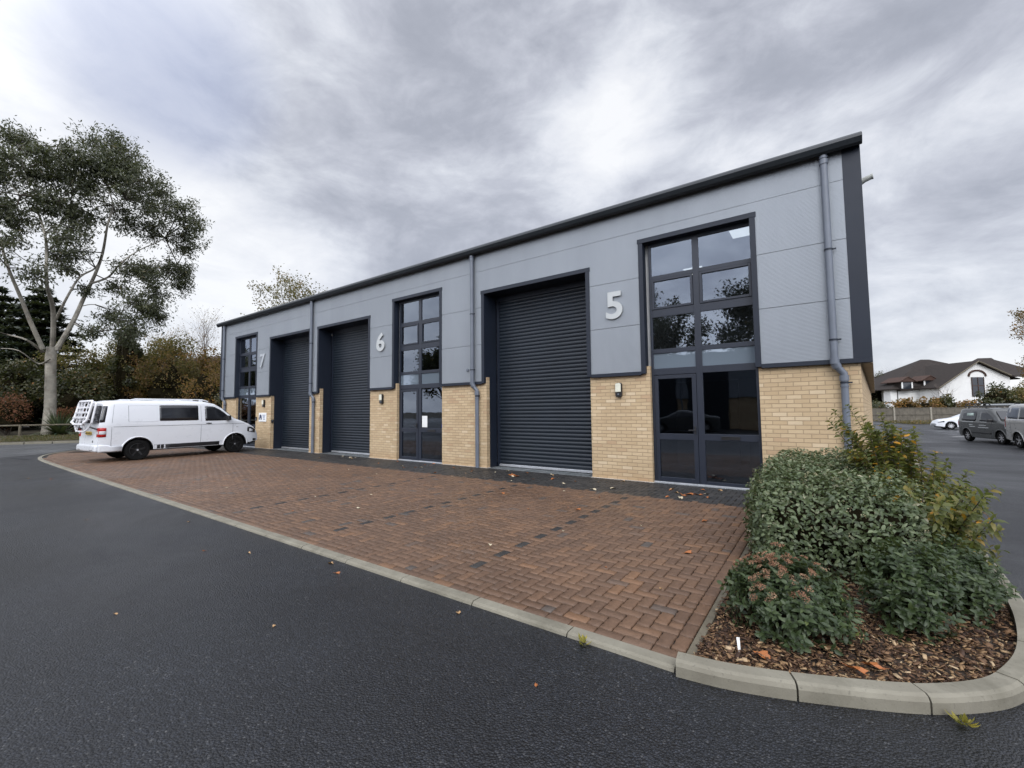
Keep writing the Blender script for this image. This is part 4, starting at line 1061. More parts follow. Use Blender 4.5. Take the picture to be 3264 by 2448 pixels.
M['yellowplant'] = leafmat('lime_leaf', [(0,(.14,.14,.03)),(1,(.34,.28,.05))], .6, .3)

# --- the planting bed -------------------------------------------------------
bedpoly = [(3.56,-6.24),(3.80,-6.22),(4.0,-6.16),(4.2,-6.07),(4.5,-5.93),(4.70,-5.79),(4.87,-5.63),(5.0,-5.42),(5.11,-5.12),(5.21,-4.75),(5.29,-4.25),(5.34,-3.6),(5.38,-3.0),(5.42,-2.3),(5.49,-1.2),(5.58,0),(5.6,.5),(4.82,.5),(4.78,0),(3.33,-.0),(3.56,-.01)]
b = MB(); b.add([(x,y,-.005) for x,y in bedpoly], [list(range(len(bedpoly)))]); tag(b.build('soil', M['soil']), kind='structure')
def inside(x, y, poly):
    c_ = False; n = len(poly)
    for i in range(n):
        x1,y1 = poly[i]; x2,y2 = poly[i-1]
        if (y1 > y) != (y2 > y) and x < (x2-x1)*(y-y1)/(y2-y1)+x1: c_ = not c_
    return c_
pts = []
while len(pts) < 15000:
    y = -6.25 + 3.6*random.random()**1.35; x = random.uniform(3.56, 5.4)
    if inside(x, y, bedpoly): pts.append((x, y, .004 + .035*random.random()**1.5 + .012*math.sin(x*9)*math.cos(y*7)))
P = np.array(pts); n = len(P)
L = rng.uniform(.014,.048,n)*rng.uniform(.5,1.25,n); W = L*rng.uniform(.22,.6,n); T = rng.uniform(.0015,.005,n)
a = np.stack([np.cos(t_:=rng.uniform(0,6.28,n)), np.sin(t_), rng.normal(size=n)*.22], 1); a /= np.linalg.norm(a,axis=1)[:,None]
nn = np.stack([rng.normal(size=n)*.3, rng.normal(size=n)*.3, np.ones(n)],1); u = np.cross(nn,a); u /= np.linalg.norm(u,axis=1)[:,None]; w_ = np.cross(a,u)
corn = []
for sz in (-1,1):
    for sx_, sy_ in ((-1,-1),(1,-.6),(.8,1),(-.9,.7)):
        corn.append(P + a*(L*sx_*.5)[:,None] + u*(W*sy_*.5)[:,None] + w_*(T*sz*.5 + sx_*sx_*0)[:,None])
V = np.stack(corn,1).reshape(-1,3)
Fq = np.array([[0,3,2,1],[4,5,6,7],[0,1,5,4],[1,2,6,5],[2,3,7,6],[3,0,4,7]])
F = ((np.arange(n)*8)[:,None,None] + Fq[None]).reshape(-1,4)
o = fast_mesh('bark_mulch', V, F, M['bark'], rnd=np.repeat(rng.uniform(0,1,n)**1.15, 6))
tag(o, 'brown bark chip mulch covering the planting bed inside the kerb', 'mulch', kind='stuff')

def stems(parent, base, tips, r=.008, mat=None, name='stem'):
    b = MB()
    for t in tips:
        p0 = Vector(base) + Vector((random.uniform(-.06,.06), random.uniform(-.06,.06), 0)); p2 = Vector(t); pm = p0.lerp(p2, .5) + Vector((random.uniform(-.06,.06), random.uniform(-.06,.06), .04))
        b.tube([p0, pm, p2], [r, r*.7, r*.35], 5)
    return b.build(name, mat or M['barkdark'], parent, smooth=True)

# clipped hedge-like shrub
H = empty('clipped_shrub', (4.25,-2.4,0), 0, 'big clipped block shrub of silvery green leaves against the brick end wall', 'shrub')
def hedge_surface(n):
    x0,x1,y0,y1,zt = 3.57,4.98,-4.42,-.45,.76
    out = []; nr = []
    A_ = [(x1-x0)*(y1-y0)*1.0, (y1-y0)*zt*1.0, (x1-x0)*zt*1.3, (y1-y0)*zt*.8]; A_ = np.array(A_)/sum(A_)
    face = rng.choice(4, n, p=A_); q = rng.random((n,2))
    for f, (s_, t_) in zip(face, q):
        if f == 0: out.append((x0+(x1-x0)*s_, y0+(y1-y0)*t_, zt)); nr.append((0,0,1))
        elif f == 1: out.append((x0, y0+(y1-y0)*s_, zt*t_)); nr.append((-1,0,.35))
        elif f == 2: out.append((x0+(x1-x0)*s_, y0, zt*t_)); nr.append((0,-1,.35))
        else: out.append((x1, y0+(y1-y0)*s_, zt*t_)); nr.append((1,0,.3))
    P = np.array(out); Nn = np.array(nr, dtype=float)
    # round the corners: pull points toward a superellipsoid
    c0 = np.array([(x0+x1)/2,(y0+y1)/2,.34]); h = np.array([(x1-x0)/2,(y1-y0)/2,.42]); q_ = (P-c0)/h
    e = 4.6; rr = (np.abs(q_)**e).sum(1)**(1/e); q2 = q_/np.maximum(rr,1)[:,None]
    P = c0 + q2*h
    lum = .065*np.sin(P[:,0]*5.1+1)*np.cos(P[:,1]*4.3) + .04*np.sin(P[:,1]*11+P[:,0]*7)
    dep = rng.random(n)**1.5*.19 - .04
    P = P + Nn*(lum-dep)[:,None]; P[:,2] += .05*((P[:,1]+4.4)/4)
    return P, Nn, lum
P, Nn, lum = hedge_surface(19500)
a,u,w_ = frames_from_normal(Nn*.8+np.array([0,0,.35]), .55)
leafobj('foliage', oval_leaves(P, a, u, w_, .048, .025), M['elae'], H, cl=.45+lum*3+rng.normal(size=len(P))*.16)
b = MB(); b.box(3.80,4.84,-4.18,-.62,.16,.62); o = b.build('light_block_core', M['core'], H, bevel=.12)  # solid dark block added under the leaves to stop light passing through
tips = [(random.uniform(3.8,4.8), random.uniform(-4.1,-.7), .3) for _ in range(26)]
b = MB()
for t in tips: b.tube([(t[0]+random.uniform(-.1,.1),t[1]+random.uniform(-.1,.1),-.01),t],[.012,.008],5)
b.build('stem', M['barkdark'], H)
b = MB()   # stray shoots
for _ in range(16):
    x, y = random.uniform(3.62,4.9), random.uniform(-4.35,-1.2); z = .76; side = random.random() < .5
    p0 = (3.64, y, random.uniform(.3,.7)) if side else (x,y,z-.02)
    p1 = (p0[0]-random.uniform(.05,.13), p0[1]+random.uniform(-.05,.05), p0[2]+random.uniform(0,.08)) if side else (x+random.uniform(-.05,.05),y+random.uniform(-.05,.05),z+random.uniform(.03,.07))
    b.tube([p0,p1],[.003,.002],4)
b.build('stray_shoot', M['olive'] if False else M['barkdark'], H)
# little cream flower clusters in the clipped shrub
P, Nn, _ = hedge_surface(420); P += Nn*.03
Pc = np.repeat(P,5,axis=0)+rng.normal(size=(len(P)*5,3))*.012; a,u,w_ = rot_frames(len(Pc),.6)
leafobj('flower_cluster', quad_leaves(Pc,a,u,w_,.014,.008), leafmat('cream_flower',[(0,(.30,.25,.14)),(1,(.42,.36,.24))],.7,.1), H)

def viburnum(name, centre, rad, h, label, n, flowers, seed, size=.046):
    v = empty(name, (centre[0],centre[1],0), 0, label, 'shrub', 'glossy dark shrubs at the front of the bed')
    cx_, cy_ = 0, 0
    # shoots: each a whorl of leaf pairs pointing outward/up
    d_ = rng.normal(size=(n,3)); d_[:,2] = np.where(rng.random(n)<.62, np.abs(d_[:,2])*1.1, d_[:,2]*.5); d_ /= np.linalg.norm(d_,axis=1)[:,None]
    lump = 1 + .13*np.sin(d_[:,0]*4+seed)*np.cos(d_[:,1]*5-seed) + .07*np.sin(d_[:,0]*9+d_[:,2]*8+seed)
    P = d_*np.array([rad[0],rad[1],h*.62])*(lump*(1-rng.random(n)**2.2*.36))[:,None] + np.array([0,0,h*.40]); P[:,2] = np.maximum(P[:,2], .02)
    ax = d_*np.array([.8,.8,.5]) + np.array([0,0,.55]) + rng.normal(size=(n,3))*.28; ax /= np.linalg.norm(ax,axis=1)[:,None]
    Ps = []; As = []; Ws = []
    for j in range(8):
        ang = j*math.pi/2 + (j//2)*.0 + (math.pi/4 if (j//2)%2 else 0)*1.0
        t = np.cross(ax, np.array([.31,.52,.79])); t /= np.linalg.norm(t,axis=1)[:,None]; s2 = np.cross(ax,t)
        ang2 = [0,math.pi,math.pi/2,3*math.pi/2,0.5,math.pi+.5,2.0,math.pi+2.0][j]
        o_ = t*math.cos(ang2)+s2*math.sin(ang2); lift = [.9,.9,.55,.55,.25,.25,.05,.05][j]
        Ps.append(P + ax*([.0,.0,-.018,-.018,-.045,-.045,-.075,-.075][j])); A_ = o_ + ax*lift + rng.normal(size=(n,3))*.12; A_ /= np.linalg.norm(A_,axis=1)[:,None]
        As.append(A_); W_ = ax - (ax*A_).sum(1)[:,None]*A_; W_ /= np.linalg.norm(W_,axis=1)[:,None]; Ws.append(W_)
    P2 = np.vstack(Ps); A2 = np.vstack(As); W2 = np.vstack(Ws); U2 = np.cross(A2,W2)
    leafobj('foliage', oval_leaves(P2,A2,U2,W2,size,size*.5,.14,.22), M['vib'], v, cl=np.tile(.42+(lump-1)*.8,8))
    lumpy('light_block_core', (0,0,h*.38), (rad[0]*.55,rad[1]*.55,h*.36), M['core'], v, seed)  # added dark lump, blocks light inside the leaves
    stems(v, (0,0,0), [tuple(P[i]*.92) for i in range(0,n,max(1,n//26))], .007)
    if flowers:
        k = 0; idx = [i for i in np.argsort(-(d_[:,2]*1.0 + flowers[1]*d_[:,0]*.5 - d_[:,1]*.35 + rng.random(n)*.9))][:flowers[0]]
        Q = []; NB = MB()
        for i in idx:
            c0 = P[i] + ax[i]*.028; m = 60; dd = rng.normal(size=(m,3))*np.array([.5,.5,.22]); dd /= 1.0; fr = ax[i]
            t = np.cross(fr,[.3,.5,.8]); t/=np.linalg.norm(t); s2=np.cross(fr,t); r_ = rng.random(m)**.5*.024; th = rng.random(m)*6.28
            Q.append(c0 + t*(r_*np.cos(th))[:,None] + s2*(r_*np.sin(th))[:,None] + fr*((.006-.25*r_)+rng.normal(size=m)*.002)[:,None])
            NB.tube([tuple(P[i]), tuple(c0)], [.0025,.002], 4)
        Q = np.vstack(Q); a_,u_,w2 = rot_frames(len(Q), .8)
        leafobj('flower_head', quad_leaves(Q,a_,u_,w2,.0085,.0075), M['flower'], v, cl=np.repeat(rng.uniform(.1,.85,len(idx)),60))
        NB.build('flower_stalk', M['barkdark'], v)
    return v
viburnum('flowering_shrub', (4.00,-5.44), (.365,.40), .46, 'glossy dark shrub with brownish pink flower heads at the corner of the paving', 620, (62,-.4), 1.3)
viburnum('glossy_shrub', (4.68,-4.92), (.25,.36), .53, 'glossy dark shrub without flowers beside the flowering one', 430, None, 2.9)
viburnum('glossy_shrub', (5.03,-4.36), (.22,.38), .46, 'lower dark shrub nearest the pale side kerb', 380, None, 4.4, .044)

# loose yellowing shrub
S_ = empty('loose_shrub', (4.98,-2.9,0), 0, 'tall loose shrub with green and yellowing leaves and long shoots at the building corner', 'shrub')
shoots = []
tipsL = [(4.30,-2.15,1.34),(4.36,-2.0,1.46),(4.50,-2.2,1.52),(4.40,-2.4,1.34),(4.62,-2.35,1.38),(4.80,-2.3,1.42),(4.85,-2.45,1.34),(5.05,-2.55,1.26),(4.72,-2.5,1.18),(4.95,-2.5,1.25),(5.02,-2.45,1.12),(4.88,-2.7,1.05),(5.2,-2.65,1.02),(5.30,-2.55,.92),(5.42,-2.7,.84),(5.16,-2.9,.92),(5.40,-3.1,.55),(5.50,-2.9,.50),(5.36,-3.3,.42),(5.44,-3.5,.26),(5.45,-2.5,.62),(4.6,-2.9,.98),(4.75,-3.1,.92),(5.05,-3.3,.72),(5.2,-3.6,.5),(4.9,-3.6,.78),(5.28,-3.75,.3),(5.15,-3.9,.38),(4.95,-3.9,.62),(4.7,-3.5,.86),(5.3,-2.2,.8),(5.1,-2.0,1.0),(4.8,-1.9,1.15)]
b = MB(); PP = []; AA = []; sz = []
for k, t in enumerate(tipsL + [(4.98+random.gauss(0,.22), -3.0+random.gauss(0,.5), random.uniform(.3,.8)) for _ in range(60)] + [(random.uniform(4.62,5.42), random.uniform(-4.05,-1.7), random.uniform(.25,.78)) for _ in range(170)] + [(random.uniform(4.42,5.12), random.uniform(-2.7,-1.9), random.uniform(.85,1.3)) for _ in range(56)]):
    p2 = Vector(t); p0 = Vector((4.97+random.uniform(-.16,.16), p2.y*.6-2.9*.4+random.uniform(-.25,.25), .0)); pm = p0.lerp(p2,.55) + Vector((random.uniform(-.05,.05), random.uniform(-.05,.05), .10))
    line = [p0.lerp(pm, .5)*0 + (p0*(1-q)**2 + pm*2*q*(1-q) + p2*q*q) for q in np.linspace(0,1,9)]
    b.tube(line, list(np.linspace(.007,.002,9)), 5)
    Lh = sum((line[i+1]-line[i]).length for i in range(8)); m = int(Lh/.034)
    for j in range(m):
        q = .12 + .88*(j+.5)/m; pt0 = p0*(1-q)**2 + pm*2*q*(1-q) + p2*q*q; tg = ((pm-p0)*(1-q) + (p2-pm)*q).normalized()
        sd_ = tg.cross(Vector((0,0,1))).normalized(); sd_ = Matrix.Rotation((j%2)*math.pi/2 + random.uniform(-.4,.4), 3, tg) @ sd_
        for s_ in (-1,1): PP.append(pt0); AA.append((sd_*s_ + tg*.55 + Vector((0,0,-.12))).normalized()); sz.append(1.15 if q > .75 else .9)
b.build('stem', M['barkdark'], S_, smooth=True)
P = np.array([list(p) for p in PP]); A_ = np.array([list(p) for p in AA]) + rng.normal(size=(len(PP),3))*.15; A_ /= np.linalg.norm(A_,axis=1)[:,None]
Wn = np.array([0,0,1.]) + rng.normal(size=(len(P),3))*.35; Wn -= (Wn*A_).sum(1)[:,None]*A_; Wn /= np.linalg.norm(Wn,axis=1)[:,None]
V, F, k_ = oval_leaves(P, A_, np.cross(A_,Wn), Wn, .074, .034, .12, .3); leafobj('foliage', (V+np.array([0,0,0]),F,k_), M['forsy'], S_)
for o_ in list(S_.children) + list(H.children): o_.location = -Vector(o_.parent.location)
EUC_LIMBS = {'trunk': [(-36.0, -3.6, 2.0, 0.93), (-36.0, -3.7, 4.0, 0.81), (-36.0, -3.7, 5.2, 0.72), (-36.0, -3.7, 5.8, 0.64)], 'a': [(-35.7, -4.1, 5.7, 0.34), (-35.4, -4.7, 7.2, 0.3), (-35.3, -5.2, 8.7, 0.24), (-34.9, -5.8, 10.3, 0.19), (-35.4, -6.1, 11.8, 0.16), (-35.0, -6.5, 13.1, 0.09)], 'b': [(-37.1, -3.5, 6.0, 0.37), (-36.1, -3.7, 8.3, 0.31), (-34.9, -4.2, 9.7, 0.25), (-35.6, -4.2, 12.0, 0.2), (-35.0, -4.4, 12.9, 0.17), (-36.9, -4.6, 14.9, 0.14), (-36.1, -5.4, 15.3, 0.08), (-36.6, -5.9, 16.2, 0.05)], 'c': [(-35.9, -3.5, 5.7, 0.39), (-35.8, -2.8, 7.7, 0.33), (-37.2, -2.1, 9.7, 0.29), (-36.7, -1.7, 11.3, 0.24), (-36.5, -1.4, 12.9, 0.21), (-35.0, -1.5, 14.5, 0.15), (-35.4, -1.2, 16.1, 0.12), (-36.8, -1.3, 17.9, 0.09), (-35.3, -1.9, 18.6, 0.05)], 'd': [(-36.9, -3.5, 7.7, 0.21), (-35.7, -3.1, 9.4, 0.17), (-36.9, -2.4, 11.0, 0.15), (-37.2, -1.6, 11.9, 0.13), (-35.1, -1.7, 12.4, 0.11)], 'e': [(-36.7, -1.9, 10.6, 0.18), (-36.7, -1.0, 11.3, 0.16), (-34.8, -0.8, 11.9, 0.12), (-35.1, 0.2, 13.2, 0.09), (-36.5, 2.1, 15.1, 0.08), (-34.9, 2.9, 16.3, 0.04)], 'f': [(-35.9, -4.2, 12.5, 0.1), (-35.6, -3.9, 13.4, 0.09), (-36.7, -3.1, 15.4, 0.06), (-34.9, -3.2, 16.1, 0.03)], 'g': [(-35.5, -2.8, 7.5, 0.11), (-34.9, -2.0, 7.0, 0.08), (-35.1, -0.7, 7.8, 0.06), (-36.5, 1.1, 8.8, 0.04)], 'h': [(-36.3, -2.3, 8.9, 0.08), (-36.8, -1.6, 9.2, 0.06), (-36.9, -0.3, 9.0, 0.05), (-37.0, 0.5, 9.7, 0.03)], 'i': [(-36.5, -4.0, 5.6, 0.26), (-35.8, -4.8, 6.2, 0.15), (-37.2, -5.5, 6.6, 0.1), (-35.6, -6.2, 6.6, 0.05)], 'j': [(-36.4, -4.1, 11.2, 0.08), (-36.5, -4.9, 11.3, 0.06), (-35.2, -5.8, 11.6, 0.05), (-36.0, -6.1, 12.1, 0.03)], 'k': [(-36.4, -5.0, 16.0, 0.05), (-36.0, -5.3, 17.0, 0.03), (-35.5, -5.3, 17.8, 0.02)], 'l': [(-37.1, -0.5, 11.7, 0.09), (-34.9, 0.6, 11.8, 0.07), (-37.1, 2.8, 12.6, 0.04)], 'm': [(-35.4, -1.4, 15.1, 0.06), (-35.2, -0.6, 16.7, 0.05), (-37.2, 0.2, 19.0, 0.03)], 'n': [(-35.3, -3.8, 5.1, 0.13), (-36.3, -4.2, 4.8, 0.1), (-35.8, -5.1, 5.5, 0.07), (-37.2, -5.7, 5.7, 0.06)]}
EUC_BLOBS = [(-38.0, -5.8, 19.5, 0.95), (-37.4, -5.2, 19.3, 0.78), (-34.0, -6.1, 16.6, 0.78), (-37.3, -6.1, 16.7, 1.01), (-34.9, -4.7, 18.0, 0.75), (-34.1, -3.9, 17.6, 1.0), (-34.1, -3.7, 18.5, 0.51), (-36.7, -4.0, 17.4, 1.14), (-36.6, -3.2, 17.5, 0.99), (-35.9, -4.6, 15.6, 0.93), (-34.8, -4.0, 15.2, 0.84), (-37.7, -2.0, 21.2, 0.76), (-34.9, -1.4, 20.3, 0.92), (-34.7, -2.1, 18.8, 1.07), (-34.4, -0.8, 19.4, 1.01), (-38.0, 0.5, 20.4, 0.82), (-34.0, -1.6, 17.6, 1.34), (-37.8, 0.2, 18.9, 1.21), (-36.7, 1.4, 19.3, 0.81), (-35.5, 1.4, 18.1, 0.6), (-34.2, 2.6, 16.9, 0.9), (-36.7, 4.0, 17.2, 0.86), (-34.1, 1.4, 16.4, 0.97), (-35.8, 3.2, 15.3, 1.14), (-36.8, 3.5, 14.7, 0.64), (-36.8, 1.4, 15.7, 1.11), (-37.4, 0.2, 15.7, 0.89), (-37.9, -0.4, 16.8, 0.89), (-37.5, -1.8, 15.7, 0.66), (-35.2, -3.1, 13.7, 0.95), (-33.8, -3.7, 12.5, 0.66), (-37.5, -2.8, 12.7, 0.82), (-38.0, -3.3, 12.3, 0.73), (-33.9, -4.9, 10.0, 0.71), (-35.9, -3.2, 11.1, 0.44), (-36.4, -5.3, 13.8, 0.92), (-37.2, -5.8, 14.7, 0.84), (-35.6, -5.7, 12.3, 0.48), (-34.6, -0.5, 11.9, 0.83), (-36.2, 2.1, 12.6, 1.01), (-36.3, 3.2, 12.6, 0.73), (-38.0, 3.7, 12.1, 0.65), (-34.2, 0.4, 11.4, 0.75), (-38.1, 2.1, 11.2, 1.15), (-36.0, -0.7, 10.5, 0.56), (-34.5, 0.2, 9.4, 1.02), (-37.6, -0.7, 8.8, 0.86), (-35.0, 1.1, 9.0, 0.96), (-34.0, -0.2, 7.7, 0.91), (-35.4, 1.6, 8.7, 0.59), (-34.7, -2.0, 7.0, 0.52), (-37.7, 0.3, 7.3, 0.79), (-36.3, -2.2, 10.1, 0.25), (-37.5, 0.3, 17.7, 0.9), (-34.5, -2.7, 16.3, 0.78), (-36.9, -6.6, 16.9, 1.14), (-36.2, -6.6, 14.2, 1.12), (-33.8, -6.5, 11.2, 0.9), (-34.5, -3.0, 17.8, 0.69), (-33.9, -1.4, 18.6, 0.81), (-36.2, -3.0, 15.3, 0.62), (-36.1, -4.3, 14.7, 0.51)]

# ------------------------------------------------------------------ the big gum tree across the road
eu = empty('gum_tree', (0,0,0), 0, 'tall spreading tree with pale smooth trunk and airy dark crown across the road', 'tree')
b = MB()
b.tube([(-36,-3.6,.1),(-36,-3.62,.6),(-36,-3.6,2.0),(-36,-3.66,4.0),(-36,-3.7,5.2),(-35.95,-3.7,5.9)], [.42,.33,.29,.265,.27,.23], 18)
b.build('trunk', M['eucbark'], eu, smooth=True)
for k_, pts in EUC_LIMBS.items():
    if k_ == 'trunk': continue
    P0 = [Vector(p[:3]) for p in pts]; rr = [max(.02, p[3]*.39) for p in pts]
    # smooth the traced limb
    Q = []; Rr = []
    for i in range(len(P0)-1):
        for j in range(4):
            t = j/4; pa = P0[max(i-1,0)]; pb = P0[i]; pc = P0[i+1]; pd = P0[min(i+2,len(P0)-1)]
            Q.append(.5*((2*pb)+(pc-pa)*t+(2*pa-5*pb+4*pc-pd)*t*t+(-pa+3*pb-3*pc+pd)*t**3)); Rr.append(rr[i]*(1-t)+rr[i+1]*t)
    Q.append(P0[-1]); Rr.append(rr[-1])
    b = MB(); b.tube(Q, Rr, 9); b.build('limb', M['eucbark'], eu, smooth=True)
limb_pts = [Vector(p[:3]) for k_, v in EUC_LIMBS.items() if k_ != 'trunk' for p in v[1:]]
b = MB()
for (x,y,z,r) in EUC_BLOBS:
    c_ = Vector((x,y,z)); near_ = sorted(limb_pts, key=lambda p: (p-c_).length)[:2]
    for q in near_:
        m = q.lerp(c_, .5) + Vector((random.uniform(-.4,.4), random.uniform(-.4,.4), random.uniform(-.1,.4))); b.tube([q, m, c_], [.045,.03,.015], 5)
    for _ in range(7):
        t = c_ + Vector((random.gauss(0,1), random.gauss(0,1), random.gauss(0,.8)))*r*.7; b.tube([c_, c_.lerp(t,.5)+Vector((0,0,.08)), t], [.018,.012,.005], 4)
b.build('twig', M['barkdark'], eu)  # backlit look of the twigs put into a dark bark colour
for _ in range(34):     # loose sprays that fill in between the big clusters
    a_, c_ = random.sample(EUC_BLOBS, 2)
    if math.dist(a_[:3], c_[:3]) < 4.2: t = random.uniform(.35,.65); EUC_BLOBS.append(tuple(a_[i]*(1-t)+c_[i]*t for i in range(3)) + (.55,))
PP = []; CC = []; TW = MB()
for (x,y,z,r) in EUC_BLOBS:      # ragged gaussian sprays of hanging leaf tufts, ends of fine twigs
    c_ = Vector((x,y,z)); nt_ = int(30*r*r+12)
    for _ in range(nt_):
        t = c_ + Vector((random.gauss(0,.52), random.gauss(0,.52), random.gauss(0,.48)))*r; q = rng.integers(14,34)
        sg = random.uniform(.14,.26); m = rng.normal(size=(q,3))*np.array([sg,sg,sg*.8]) + np.array([t.x,t.y,t.z-.05]); PP.append(m); CC.append(np.full(q, .28+.3*random.random()))
        if random.random() < .4: TW.tube([c_ + (t-c_)*.1, c_.lerp(t,.55)+Vector((0,0,.06)), t], [.014,.009,.004], 3, False)
TW.build('fine_twigs', M['barkdark'], eu)  # fine twigs also coloured dark to look backlit
P = np.vstack(PP); a,u,w_ = rot_frames(len(P), -.7)
leafobj('crown', quad_leaves(P,a,u,w_,.25,.075), M['euc'], eu, cl=np.concatenate(CC))

def tube_tree(name, base, height, seed, spread, levels, mat, label, cat='tree', group=None, leaf=None, trunk_r=.18, lean=(0,0), nb=4, bare=True, upright=.5, leafn=0, leafsize=(.12,.08), first=.25, parent_loc=True):
    rs = random.Random(seed)
    t = empty(name, base, 0, label, cat, group); B = MB(); tips = []
    def grow(p, d, L, r, lv):
        n = 4; pts = [p]; rr = [r]; q = Vector(p); dd = Vector(d)
        for i in range(n):
            dd = (dd + Vector((rs.gauss(0,.13), rs.gauss(0,.13), rs.gauss(0,.07)+.03*upright))).normalized(); q = q + dd*L/n; pts.append(q.copy()); rr.append(r*(1-.55*(i+1)/n))
        TT = Tr if lv == 0 else B
        TT.tube(pts, rr, 8 if lv == 0 else (5 if lv < 3 else 3), False)
        if lv >= levels: tips.extend(pts[2:]); return
        k = nb + (2 if lv == 0 else 0)
        for i in range(k):
            f = (first if lv == 0 else .3) + (1-(first if lv == 0 else .3))*(i+rs.random()*.7)/k; j = min(n-1, int(f*n)); pp = pts[j].lerp(pts[j+1], f*n-j)
            az = rs.uniform(0, 6.28); side = Vector((math.cos(az), math.sin(az), 0)); sp = spread*(1.05-.3*f)
            nd = (dd*(.75) + side*sp + Vector((0,0,upright*.35))).normalized(); grow(pp, nd, L*rs.uniform(.5,.72), r*(1-.55*f)*.55, lv+1)
        grow(pts[-1], dd, L*.55, rr[-1], lv+1)
    Tr = MB()
    grow(Vector((0,0,0)), Vector((lean[0],lean[1],1)).normalized(), height*.52, trunk_r, 0)
    Tr.build('trunk', mat, t, smooth=True); B.build('branches', mat, t, smooth=False)
    if leaf and leafn and tips:
        T = np.array([list(p) for p in tips]); idx = rng.integers(0, len(T), leafn); cl = (np.sin(T[:,0]*1.7+seed)*np.cos(T[:,2]*1.3)*.25+.5)[idx]
        P = T[idx] + rng.normal(size=(leafn,3))*leafsize[0]*1.1; a,u,w_ = rot_frames(leafn, -.2); leafobj('crown', quad_leaves(P,a,u,w_,leafsize[0],leafsize[1]), leaf, t, cl=cl)
    return t

def bush(name, base, rad, mat, label, seed, per=170, size=(.16,.09), cat='shrub', group=None, nblob=14, stemm=True, core=.46):
    rs = random.Random(seed); t = empty(name, base, 0, label, cat, group); bl = []
    for i in range(nblob):
        az = rs.uniform(0,6.28); el = rs.uniform(-.1,1.35); k = rs.uniform(.45,.82)
        bl.append((math.cos(az)*math.cos(el)*rad[0]*k, math.sin(az)*math.cos(el)*rad[1]*k, rad[2]*(.42+.55*math.sin(el)*k), min(rad)*rs.uniform(.22,.42)))
    bl.append((0,0,rad[2]*.4,min(rad)*.6))
    P,D_,cl = blob_points(bl, per*1.7, .35); P[:,2] = np.abs(P[:,2]-.02)+.02
    a,u,w_ = frames_from_normal(D_, 1.1); leafobj('foliage', quad_leaves(P,a,u,w_,*size), mat, t, cl=cl)
    if core: lumpy('light_block_core', (0,0,rad[2]*.42), (rad[0]*core,rad[1]*core,rad[2]*core*.62), M['core'], t, seed, .5)  # dark lump added inside the bush as a light block
    if stemm: stems(t, (0,0,0), [(b_[0],b_[1],b_[2]) for b_ in bl], .03, name='branches')
    return t

def conifer(base, h, r, label, seed, mat=None, tiers=17, group='dark conifers beyond the road'):
    rs = random.Random(seed); t = empty('conifer_tree', base, 0, label, 'tree', group); b = MB(); b.tube([(0,0,0),(0,0,h*.5),(0,0,h)], [.28,.16,.03], 8); b.build('trunk', M['barkdark'], t, smooth=True)
    B = MB(); PP = []; CC = []
    for i in range(tiers):
        z = h*(.08 + .9*i/tiers); rr = r*(1-(i/tiers)**1.6)*rs.uniform(.8,1.12) + .25
        for k in range(12):
            az = k*.7 + i*1.3 + rs.uniform(-.3,.3); L = rr*rs.uniform(.6,1.1); d_ = Vector((math.cos(az), math.sin(az), 0)); tip = Vector((0,0,z)) + d_*L + Vector((0,0,-.10*L + .1))
            B.tube([(0,0,z), tuple(Vector((0,0,z+.12)) + d_*L*.5), tuple(tip)], [.04,.03,.01], 4)
            m = int(75*L); q = rng.random(m)**.7; sd_ = np.array([-d_.y, d_.x, 0]); pts = np.array([0,0,z+.1]) + np.outer(q*L, np.array(d_)) + np.outer(rng.normal(size=m)*.30*L*(1.1-q)*.9, sd_); pts[:,2] += -.22*q*L*.5 + rng.normal(size=m)*.06; PP.append(pts); CC.append(np.full(m, rs.uniform(.2,.7)))
    B.build('branches', M['barkdark'], t)
    P = np.vstack(PP); n = len(P); a,u,w_ = frames_from_normal(np.tile([0,0,1.],(n,1)), .35); leafobj('crown', quad_leaves(P,a,u,w_,.46,.17), mat or M['conifer'], t, cl=np.concatenate(CC)); return t

# left background, across the road
conifer((-57,-4.6,.1), 14.0, 5.0, 'dark layered conifer at the edge of the view behind the pale trunk', 3)
conifer((-50,-2.6,.1), 13.0, 4.2, 'dark layered conifer directly behind the pale trunk', 8)
conifer((-52,-7.8,.1), 10.5, 4.4, 'lower dark conifer at the far edge beyond the rail fence', 14)
bush('evergreen_bush', (-46,-4.6,.2), (3.4,3.2,6.4), M['evergreen'], 'broad dark evergreen bush behind the pale trunk', 21, 120, (.22,.13), nblob=22)
bush('evergreen_bush', (-42,-7.4,.2), (3.2,3.2,5.8), M['evergreen'], 'dark evergreen bush by the rail fence at the edge of the view', 22, 120, (.22,.13), nblob=22)
bush('evergreen_bush', (-42.5,-1.0,.2), (2.9,2.9,5.4), M['evergreen'], 'dark evergreen bush just beyond the spiky plant', 23, 120, (.20,.12), nblob=20)
bush('mixed_bush', (-45,2.2,.1), (3.2,3.2,8.0), M['olive'], 'olive and brown bush behind the bicycle rack', 24, 110, (.18,.11), nblob=20)
bush('mixed_bush', (-41,4.0,.1), (3.0,3.0,7.2), M['olive'], 'olive bush rising over the roof of the white van', 25, 110, (.18,.11), nblob=20)
bush('mixed_bush', (-37,5.4,.1), (2.4,2.4,6.0), M['autumn'], 'russet bush over the cab of the white van', 26, 90, (.16,.10), nblob=18)
tube_tree('autumn_tree', (-43,.9,.1), 8.0, 5, .75, 3, M['barkdark'], 'thin autumn tree with sparse golden brown leaves behind the van', leaf=M['olive'], trunk_r=.14, leafn=9000, leafsize=(.19,.12), nb=4)
